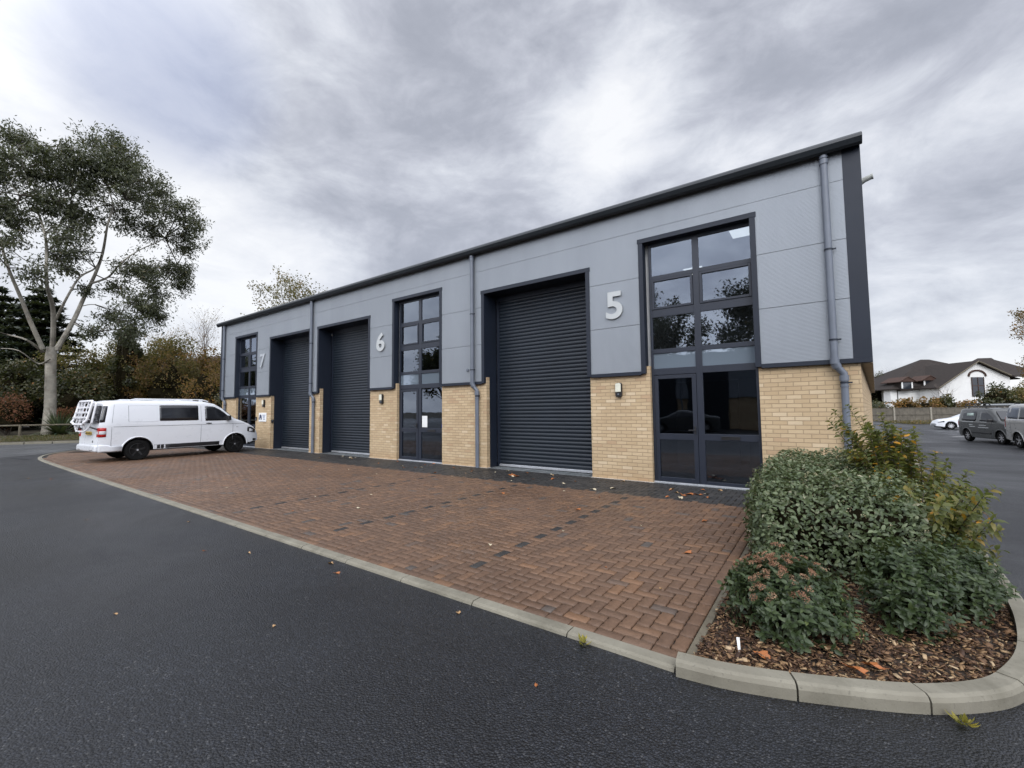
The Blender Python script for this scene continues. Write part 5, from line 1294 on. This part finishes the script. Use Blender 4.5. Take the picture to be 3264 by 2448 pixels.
tube_tree('autumn_tree', (-41,3.2,.1), 6.6, 16, .8, 3, M['barkdark'], 'small orange tinted tree above the middle of the van roof', leaf=M['autumn'], trunk_r=.12, leafn=4200, leafsize=(.15,.10), nb=4)
tube_tree('autumn_tree', (-44,3.4,.1), 9.5, 12, .6, 3, M['barkdark'], 'taller russet leaved tree under the hanging side of the gum tree', leaf=M['autumn'], trunk_r=.14, leafn=5200, leafsize=(.16,.10), nb=4)
bush('laurel_tree', (-32.5,6.1,.0), (1.75,1.8,5.0), M['evergreen'], 'tall dark laurel beside the far corner of the building', 31, 190, (.17,.10), 'tree', nblob=30)
bush('laurel_tree', (-28,5.2,.0), (1.3,1.3,3.3), M['evergreen'], 'lower dark laurel touching the far corner of the building', 32, 210, (.14,.09), 'tree', nblob=22)
for k, (x, y, r, h) in enumerate([(-38.6,-7.4,2.2,3.4),(-37.4,-5.2,1.7,2.9),(-38.5,-2.0,1.5,2.0),(-37.4,.2,1.7,2.2),(-36.2,2.6,1.5,2.1),(-39,-9.6,1.8,2.6)]):
    bush('bracken_clump', (x,y,.25), (r,r,h), M['bracken'], ['rusty brown bracken clump at the edge of the view','rusty brown bracken clump beside the pale trunk','brown undergrowth clump behind the spiky plant','brown undergrowth clump behind the tail of the van','brown undergrowth clump behind the van windows','brown bracken clump farthest along the rail fence'][k], 40+k, 230, (.15,.05), 'undergrowth', 'bracken and undergrowth behind the rail fence', nblob=16)
bush('ivy_clad_tree', (-43,1.6,.1), (1.35,1.35,10.5), M['evergreen'], 'narrow ivy smothered tree hanging dark under the gum tree edge', 27, 260, (.20,.13), 'tree', nblob=34, core=.5)
bush('evergreen_bush', (-47,.6,.1), (3.0,3.0,7.0), M['evergreen'], 'tall dark bush filling the gap behind the pale trunk and the van', 28, 120, (.24,.15), nblob=26)
bush('mixed_bush', (-45,5.2,.1), (3.3,3.3,9.4), M['olive'], 'tall olive brown thicket in front of the brick house', 29, 120, (.20,.13), nblob=26)
bush('mixed_bush', (-43,8.2,.1), (3.2,3.2,8.6), M['autumn'], 'tall russet thicket between the brick house and the laurel', 30, 110, (.20,.13), nblob=26)
bush('evergreen_bush', (-50,-6.2,.1), (3.6,3.4,8.0), M['evergreen'], 'highest dark bush at the foot of the conifers', 33, 110, (.26,.16), nblob=26)
# spiky plant at the foot of the trunk
ph = empty('spiky_plant', (-34.6,-3.35,.2), 0, 'dark green plant of long sword leaves at the foot of the pale trunk', 'plant')
V = []; F = []
for k in range(190):
    az = random.uniform(0,6.28); el = random.uniform(.15,1.45); L = random.uniform(1.4,2.3); d_ = Vector((math.cos(az)*math.cos(el), math.sin(az)*math.cos(el), math.sin(el))); s_ = Vector((-math.sin(az), math.cos(az), 0)); base = len(V)
    for i in range(6):
        q = i/5; p = d_*L*q + Vector((0,0,-.55*L*q*q*math.cos(el))); p.z = max(p.z,.02); wd = .06*(1-q**2.2)+.004; V += [tuple(p - s_*wd), tuple(p + s_*wd)]
    for i in range(5): F.append((base+2*i, base+2*i+1, base+2*i+3, base+2*i+2))
fast_mesh('leaves', np.array(V), np.array(F), M['phor'], ph, rnd=np.repeat(rng.random(190), 5))
# rail fence
rf = empty('rail_fence', (0,0,0), 0, 'low weathered timber rail fence along the verge across the road', 'fence')
b = MB(); P_ = [(-36.5,-12.5,.98),(-34.9,-8.2,.93),(-34.2,-5.8,.93),(-33.8,-3.0,.93),(-33.3,-1.0,.92),(-32.6,2.0,.9),(-31.5,5,.9)]
b.tube(P_, [.05]*len(P_), 8); b.build('rail', M['timber'], rf, smooth=True)
for (x,y) in ((-36.0,-11.2),(-34.9,-8.1),(-34.0,-5.05),(-33.6,-2.1),(-32.8,.9),(-31.9,3.8)):
    b = MB(); b.tube([(x,y,0),(x,y,.96)], [.065,.06], 8); b.build('post', M['timber'], rf, smooth=True)
# lime coloured plant at the corner kerb
bush('lime_plant', (-21.2,-4.35,.0), (.42,.42,.5), M['yellowplant'], 'small lime yellow plant behind the rear bumper of the white van', 55, 900, (.09,.05), 'plant', nblob=10, stemm=True, core=.45)
# verge grass tufts
pts = []
for _ in range(9000):
    i = random.randint(1, 5); (x0,y0),(x1,y1) = kl[i], kl[i+1]; t = random.random(); dd = .25+random.random()**1.4*4.5; pts.append((x0+(x1-x0)*t-dd*.86, y0+(y1-y0)*t+dd*.3, .10+.05*min(dd,3)))
P = np.array(pts); n = len(P); a = np.stack([rng.normal(size=n)*.5, rng.normal(size=n)*.5, np.ones(n)],1); a /= np.linalg.norm(a,axis=1)[:,None]; u = np.cross(a, rng.normal(size=(n,3))); u /= np.linalg.norm(u,axis=1)[:,None]
o = leafobj('grass_tufts', quad_leaves(P,a,u,np.cross(a,u),.13,.03), leafmat('grass_blade',[(0,(.045,.046,.016)),(.6,(.075,.072,.026)),(1,(.13,.085,.04))],.7,.25), None); tag(o, 'rough green and straw coloured grass on the verge across the road', 'grass', kind='stuff')

# trees beyond the roof
tube_tree('bare_tree', (-52,11.3,.0), 14.5, 61, .55, 4, M['twig'], 'bare pale twigged tree rising behind the far end of the roof', trunk_r=.2, nb=4, leaf=M['autumn'], leafn=500, leafsize=(.14,.10))
tube_tree('bare_tree', (-55,8.6,.0), 11.0, 62, .55, 4, M['twig'], 'lower bare tree between the laurel and the far corner', trunk_r=.16, nb=4, leaf=M['autumn'], leafn=900, leafsize=(.14,.10))
tube_tree('sparse_tree', (-45.5,16.3,.0), 16.4, 67, .9, 4, M['barkdark'], 'sparse round topped tree showing above the middle of the roof edge', trunk_r=.26, nb=4, leaf=M['olive'], leafn=12000, leafsize=(.22,.13), first=.45)
tube_tree('sparse_tree', (-41.5,17.6,.0), 15.0, 68, .9, 4, M['barkdark'], 'sparse tree farther along behind the roof edge', trunk_r=.22, nb=4, leaf=M['olive'], leafn=9000, leafsize=(.22,.13), first=.45)
# house beyond the trees on the far side
h = empty('brick_house', (-60, 13.5, 0), R(12), 'red brick house with tiled gable roof half hidden by autumn trees', 'house')
b = MB(); b.box(-4,4,-6,6,0,6.0); b.build('wall', M['redbrick'], h)
b = MB(); b.prism([(-6.5,5.9),(0,8.85),(6.5,5.9),(6.5,5.75),(0,8.65),(-6.5,5.75)], 0, -4.4, 4.4); b.build('roof', M['tile2'], h)
b = MB(); b.prism([(-5.8,5.95),(0,8.55),(5.8,5.95)], 0, 3.9, 4.02); b.build('gable', M['redbrick'], h)
for y in (-3.5,0,3.5):
    b = MB(); b.box(4.0,4.06,y-.7,y+.7,3.4,4.7); o = b.build('window', M['render'], h); b = MB(); b.box(4.061,4.08,y-.6,y+.6,3.5,4.6); b.build('pane', M['darkwin'], o)

# ------------------------------------------------------------------ right background
# boarded fence with concrete posts
bf = empty('boarded_fence', (0,0,0), 0, 'long grey brown boarded fence with concrete posts beyond the car park', 'fence')
pa = Vector((10.9,58.62,0)); pb = Vector((14.41,61.13,0)); st = pb - pa; dirn = st.normalized(); nrm_ = Vector((-dirn.y, dirn.x, 0))
for k in range(-4, 6):
    p = pa + st*k; q = p + st; g = -.455
    def fb(x0, x1, y0, y1, z0, z1, b):
        vs = []
        for z in (z0, z1):
            for xx, yy in ((x0,y0),(x1,y0),(x1,y1),(x0,y1)): v_ = p + dirn*xx + nrm_*yy; vs.append((v_.x, v_.y, z))
        b.add(vs, [(0,3,2,1),(4,5,6,7),(0,1,5,4),(1,2,6,5),(2,3,7,6),(3,0,4,7)])
    L_ = st.length; b = MB(); fb(-.09,.09,-.1,.06,g,1.42,b); b.build('fence_post', M['post'], bf, bevel=.01)
    b = MB(); x = .1
    while x < L_-.1: fb(x, x+.145, .0 + (.008 if int(x/.15)%2 else 0), .02, g+.15, 1.33+random.uniform(-.01,.01), b); x += .152
    b.build('boards', M['fencepanel'], bf)
    b = MB(); fb(.1,L_-.1,-.06,-.005,.55,.63,b); fb(.1,L_-.1,-.05,.03,1.345,1.39,b); fb(.1,L_-.1,-.03,.03,g,g+.145,b); b.build('rail', M['fencepanel'], bf)
# low leafy strip by the fence
pts = []
for _ in range(5000):
    t = random.uniform(-4,4); p = pa + st*t - nrm_*random.uniform(.3,2.6); pts.append((p.x,p.y,-.43+random.random()**2*.35))
P = np.array(pts); a,u,w_ = rot_frames(len(P), .8); o = leafobj('ground_cover', quad_leaves(P,a,u,w_,.16,.09), M['olive'], None); tag(o, 'low straggly ground cover and leaf litter at the foot of the boarded fence', 'ground cover', kind='stuff')
b = MB(); p0 = pa - st*5 - nrm_*3.0; p1 = pa + st*7 - nrm_*3.0; p2 = pa + st*7 + nrm_*60; p3 = pa - st*5 + nrm_*60
b.add([(p0.x,p0.y,-.44),(p1.x,p1.y,-.44),(p2.x,p2.y,-.40),(p3.x,p3.y,-.40)],[(0,1,2,3)]); tag(b.build('grass_bank', M['grass']), kind='structure')

# white house: local x = along its front, local y = away, set turned to face the car park
hs = empty('white_house', (4.262, -9.002, 0), R(35.61), 'large white rendered house with dark brown hipped roofs, dormers and an arched gable window', 'house')
b = MB()
b.add([(74.8,76,-.5),(87.3,76,-.5),(87.3,76,6.55),(86.3,76,6.9),(81.4,76,9.15),(74.8,76,4.9)], [(0,1,2,3,4,5)])
b.box(74.9,87.2,76.02,88,-.5,4.8); b.box(69.7,75,80,81.5,-.5,4.75); b.build('wall', M['render'], hs)
T = MB()
def slab(b, q, t=.18):
    n = len(q); b.add([tuple(p) for p in q] + [(p[0],p[1],p[2]-t) for p in q], [tuple(range(n)), tuple(range(2*n-1,n-1,-1))] + [(i,(i+1)%n,n+(i+1)%n,n+i) for i in range(n)])
slab(T, [(69.0,79.3,4.75),(82.3,87,10.95),(84.0,87,10.95),(87.5,79.3,7.5),(80,79.3,4.75)])
slab(T, [(69.0,79.3,4.75),(69.5,94,4.75),(82.3,87,10.95)])
slab(T, [(84.0,87,10.95),(92,94,6.5),(93,79.3,6.5)])
slab(T, [(81.4,75.4,9.45),(81.4,86,9.45),(74.2,86,4.8),(74.2,75.4,4.8)], .22)
slab(T, [(81.4,75.4,9.45),(86.9,75.4,6.85),(87.9,75.4,6.7),(87.9,86,6.9),(81.4,86,9.45)], .22)
slab(T, [(83.0,79,9.2),(88.4,82,10.55),(91,82,10.6),(100,86,8.2),(100,77,6.0),(87.4,76.2,6.9)], .2)
T.build('roof', M['tile'], hs)
b = MB(); b.tube([(74.25,75.38,4.7),(81.4,75.38,9.3),(86.9,75.38,6.75)], .12, 6); b.build('barge_board', M['timber'], hs)
wn = MB(); wn.box(80.45,82.65,75.9,75.98,3.2,6.55); w1 = wn.build('window', M['darkwin'], hs)
b = MB()
for x in (80.5,81.55,82.6): b.box(x-.05,x+.05,75.85,75.899,3.2,6.55)
b.box(80.45,82.65,75.86,75.8995,5.0,5.1); b.build('frame', M['tile2'], w1)
b = MB(); P_ = [(81.55+math.cos(t)*1.5, 75.93, 6.7+math.sin(t)*1.05) for t in np.linspace(0,math.pi,15)]; b.tube(P_, .16, 6); b.build('arch_trim', M['tile2'], w1)
for (x, z) in ((71.9,6.15),(76.0,6.35)):
    b = MB(); b.box(x-1.0,x+1.0,79.0,82,z-1.75,z); dm = b.build('dormer', M['tile'], hs)
    b = MB(); slab(b, [(x-1.7,78.6,z-.1),(x,78.6,z+.85),(x+.3,83,z+.85),(x-1.4,83,z-.1)],.12); slab(b, [(x,78.6,z+.85),(x+1.7,78.6,z-.1),(x+2,83,z-.1),(x+.3,83,z+.85)],.12); b.add([(x-1.5,78.7,z-.1),(x+1.5,78.7,z-.1),(x,78.7,z+.75)],[(0,1,2)]); b.build('dormer_roof', M['tile2'], dm)
    b = MB(); b.box(x-.8,x+.8,78.93,78.99,z-1.4,z-.25); b.build('dormer_window', M['darkwin'], dm)
    for s_ in (-1,1): b = MB(); b.box(x+s_*.9-.12,x+s_*.9+.12,78.9,78.99,z-1.3,z-.15); b.build('white_post', M['render'], dm)
b = MB(); b.box(70.9,71.0,79.9,79.98,-.5,4.5); b.build('rainwater_pipe', M['black'], hs)
# lower roofed building behind
lh = empty('low_building', (4.262, -9.002, 0), R(35.61), 'low dark roofed building behind the hedge beside the brick end wall', 'building')
b = MB(); b.box(80.5,90,101,104,-.5,5.4); b.build('wall', M['redbrick'], lh); b = MB(); slab(b, [(78,100,5.3),(91,100,5.3),(90,104,8.1),(79,104,8.1)]); slab(b, [(79,104,8.1),(90,104,8.1),(91,108,5.3),(78,108,5.3)]); b.build('roof', M['tile'], lh)
# vegetation beyond the fence
for k, (x, y, r, h_, mt, nm, lb) in enumerate([
    (9.3,62,2.4,2.7,'evergreen','evergreen_bush','dark bush above the fence next to the brick end wall'),
    (12.8,65,2.0,3.3,'autumn','mixed_bush','orange brown bush above the boarded fence'),
    (14.8,66,1.9,3.5,'autumn','mixed_bush','golden orange bush in front of the dormer windows'),
    (16.5,67,2.0,3.7,'evergreen','evergreen_bush','dark green bush between the golden bush and the white gable'),
    (18.6,68,1.8,2.7,'autumn','mixed_bush','small yellow leaved bush at the foot of the white gable'),
    (21.8,70,2.3,5.2,'evergreen','evergreen_bush','rounded green bush in front of the arched window'),
    (24.4,71,3.0,4.2,'olive','mixed_bush','olive bush above the silver van'),
    (26.6,73,3.6,6.8,'olive','mixed_bush','tall olive bush hiding the end of the white house'),
    (24.0,69,2.2,3.0,'evergreen','evergreen_bush','low dark bush behind the roof rack of the dark van')]):
    bush(nm, (x,y,-.4), (r,r,h_), M[mt], lb, 70+k, 70, (.30,.18), 'shrub', nblob=18)
tube_tree('bare_tree', (16.1,116.2,-.4), 12.5, 81, .9, 4, M['twig'], 'round bare tree beyond the low dark roof', trunk_r=.22, nb=4)
tube_tree('bare_tree', (22.5,127,-.4), 12.0, 82, .8, 4, M['twig'], 'bare tree at the foot of the long brown roof', trunk_r=.2, nb=4)
tube_tree('bare_tree', (21,89,-.4), 6.6, 83, .6, 3, M['twig'], 'small bare tree against the white gable wall', trunk_r=.09, nb=5)
bush('dark_bush', (13.9,108.6,-.4), (3.0,3.0,10.5), M['evergreen'], 'dark pointed bush behind the low dark roof', 84, 40, (.35,.2), 'shrub', nblob=16)
tube_tree('autumn_tree', (28.8,78.6,-.4), 15, 91, .85, 4, M['barkdark'], 'russet autumn tree at the edge of the view above the silver van', leaf=M['autumn'], trunk_r=.3, leafn=11000, leafsize=(.24,.15), nb=4, first=.3)

# ------------------------------------------------------------------ what the windows mirror: units and trees across the yard
ob = empty('opposite_unit', (0,0,0), 0, 'matching grey industrial unit across the yard facing the shutters', 'building')
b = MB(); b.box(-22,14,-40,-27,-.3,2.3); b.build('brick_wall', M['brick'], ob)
b = MB(); b.box(-22.1,14.1,-40.1,-26.9,2.31,5.6); b.build('cladding_panel', M['clad'], ob)
b = MB(); b.box(-22.4,14.4,-40.4,-26.6,5.61,5.8); b.build('roof', M['gutter'], ob)
for x0 in (-17,-12.4,-8.3,-4.5,4,8):
    b = MB(); b.box(x0,x0+3.0,-26.89,-26.84,-.05,4.6); b.build('roller_shutter', M['shutter'], ob)
b = MB(); b.tube([(-4.9,-26.75,0),(-4.9,-26.75,5.6)], .06, 10); b.build('downpipe', M['pipe'], ob, smooth=True)
ds = empty('dark_saloon', label='dark saloon car parked in front of the opposite unit', cat='car')
c = Car(4.5, 1.80, [(0,.98),(.1,1.04),(.7,1.08),(1.3,1.36),(1.9,1.44),(2.5,1.43),(3.3,1.02),(3.5,.96),(4.1,.84),(4.4,.72),(4.5,.5)], .92, .2, [.95, 3.6], .33, .2, arch=.04)
c.body(M['paintdark'], ds); c.under(ds); c.wheelset(M['rimsilver'], ds, 9)
for sd_ in (-1, 1): c.panel(sd_, [(.95,.97,1.06),(1.3,.96,1.27),(1.9,.95,1.36),(2.3,.95,1.36),(2.7,.95,1.24),(3.1,.95,1.04)], .004, 'side_window', M['carglass'], ds)
place(ds, Vector((-1.2,-21.5,-.025)), math.pi*.93)
for k, (x, y, h_) in enumerate(((-12,-44,15),(-2,-46,16),(8,-45,14),(-40,-36,13),(-31,-46,15),(18,-44,15))):
    tube_tree('yard_tree', (x,y,0), h_, 100+k, .8, 3, M['barkdark'], ['tree behind the opposite unit near its middle','tallest tree behind the opposite unit','tree behind the opposite unit toward its street end','tree standing apart past the end of the opposite unit','tree at the back corner of the opposite unit','tree at the street corner of the opposite unit'][k], leaf=M['evergreen'], trunk_r=.3, leafn=9000, leafsize=(.34,.2), nb=4, group='trees across the yard')
for k, (x, y, h_) in enumerate(((-43,-14,9.5),(-50,-19,11),(-58,-15,12))):
    bush('evergreen_bush', (x,y,0), (4.2,4.2,h_), M['evergreen'], ['tall dark thicket along the road past the edge of the view','second tall dark thicket farther down the road','highest dark thicket set back from the road'][k], 120+k, 60, (.3,.2), 'shrub', nblob=26)

# ------------------------------------------------------------------ fallen leaves, one thing each
lm = [simple('fallen_leaf_orange', (.30,.10,.025), .6, 0, .3, 30), simple('fallen_leaf_tan', (.33,.20,.09), .6, 0, .3, 30), simple('fallen_leaf_pale', (.50,.43,.30), .6, 0, .2, 30)]
def leafmesh(k, lobes):
    b = MB(); P_ = []; n = 12
    for i in range(n):
        t = 2*math.pi*i/n; r_ = .5*(1 + (.32*math.cos(lobes*t)) ) * (1 if lobes else 1)
        P_.append((math.cos(t)*r_*1.15, math.sin(t)*r_*.75, .12*math.sin(t*2+k)+.14*abs(math.sin(t))))
    b.add([(0,0,.02)] + P_, [(0, 1+i, 1+(i+1)%n) for i in range(n)]); b.tube([(.55,0,.05),(.95,.05,.12)], [.02,.012], 4)
    me = b.build('fallen_leaf', lm[k%3]).data; return me
protos = []
for k in range(6): 
    me = leafmesh(k, (5,3,0)[k%3]); o_ = [o for o in col.objects if o.data is me][0]; protos.append(me); bpy.data.objects.remove(o_)
def leaf(x, y, z, s, where, k=None):
    o = bpy.data.objects.new('fallen_leaf', protos[random.randrange(6) if k is None else k]); o.location = (x,y,z+.004); o.scale = (s,s,s); o.rotation_euler = (random.uniform(-.2,.2), random.uniform(-.2,.2), random.uniform(0,6.28)); col.objects.link(o)
    tag(o, {'pave':'small fallen autumn leaf lying on the brown block paving','char':'small fallen autumn leaf lying on the charcoal paving strip','road':'small fallen autumn leaf lying on the black tarmac','bark':'fallen leaf lying on the bark mulch'}[where], 'leaf', {'pave':'fallen leaves on the brown paving','char':'fallen leaves on the charcoal strip','road':'fallen leaves on the tarmac','bark':'fallen leaves on the mulch'}[where])
for _ in range(48): leaf(-10+13*random.random()**.8, random.uniform(-1.42,-.1), 0, random.uniform(.035,.085), 'char')
for (x,y) in ((2.3,-.95),(2.42,-.9),(2.2,-1.05),(-1.6,-.75),(-1.75,-.7),(-1.5,-.8)): leaf(x,y,0,.12,'char',k=0 if x > 0 else 3)
for _ in range(48): leaf(random.uniform(-15,3.3), random.uniform(-6.0,-1.6), 0, random.uniform(.018,.04), 'pave')
for (x,y) in ((3.05,-4.2),(2.9,-2.75),(1.2,-3.05),(-.55,-2.6)): leaf(x,y,0,.075,'pave',k=0)
for (x,y,s) in ((.45,-6.55,.07),(.15,-6.43,.09),(-.9,-6.75,.06),(1.95,-6.5,.07),(-1.4,-7.0,.05),(-.2,-8.0,.05),(1.0,-7.4,.04),(-6.1,-8.8,.1),(2.9,-6.9,.04),(-3.1,-6.6,.06),(-10.8,-6.9,.09),(-11.5,-7.2,.09),(-4.5,-7.4,.06)): leaf(x,y,-.025,s*.6,'road',k=random.choice((0,1,3,4,4)))
for (x,y) in ((3.9,-5.98),(4.35,-5.85),(4.42,-5.75)): leaf(x,y,.03,.08,'bark',k=0)
# plant label and weeds
t = empty('plant_tag', (3.78,-5.98,.03), R(30), 'small white plastic plant tag stuck in the mulch by the paving', 'plant label'); t.scale = (.8,.8,.72)
b = MB(); b.add([(-.009,0,-.03),(.009,0,-.03),(.012,.02,.09),(-.012,.02,.09),(-.009,.002,-.03),(.009,.002,-.03),(.012,.022,.09),(-.012,.022,.09)],[(0,1,2,3),(7,6,5,4),(0,4,5,1),(1,5,6,2),(2,6,7,3),(3,7,4,0)]); b.build('blade', M['white'], t)
for (x,y,nm) in ((2.93,-6.37,'little weed growing from the flush kerb before the paving corner'),(4.74,-5.98,'little lime weed growing at the foot of the raised kerb')):
    wd_ = empty('weed', (x,y,-.025), 0, nm, 'weed'); n = 14; a = np.stack([rng.normal(size=n), rng.normal(size=n), rng.uniform(.4,1.2,n)],1); a /= np.linalg.norm(a,axis=1)[:,None]; P = np.zeros((n,3))+a*.012; u = np.cross(a,[0,0,1.]); u/=np.linalg.norm(u,axis=1)[:,None]
    leafobj('leaves', oval_leaves(P,a,u,np.cross(u,a)*-1,.05,.02), M['yellowplant'], wd_)
scene.cycles.max_bounces = 8; scene.cycles.transparent_max_bounces = 12; scene.cycles.caustics_reflective = False; scene.cycles.caustics_refractive = False
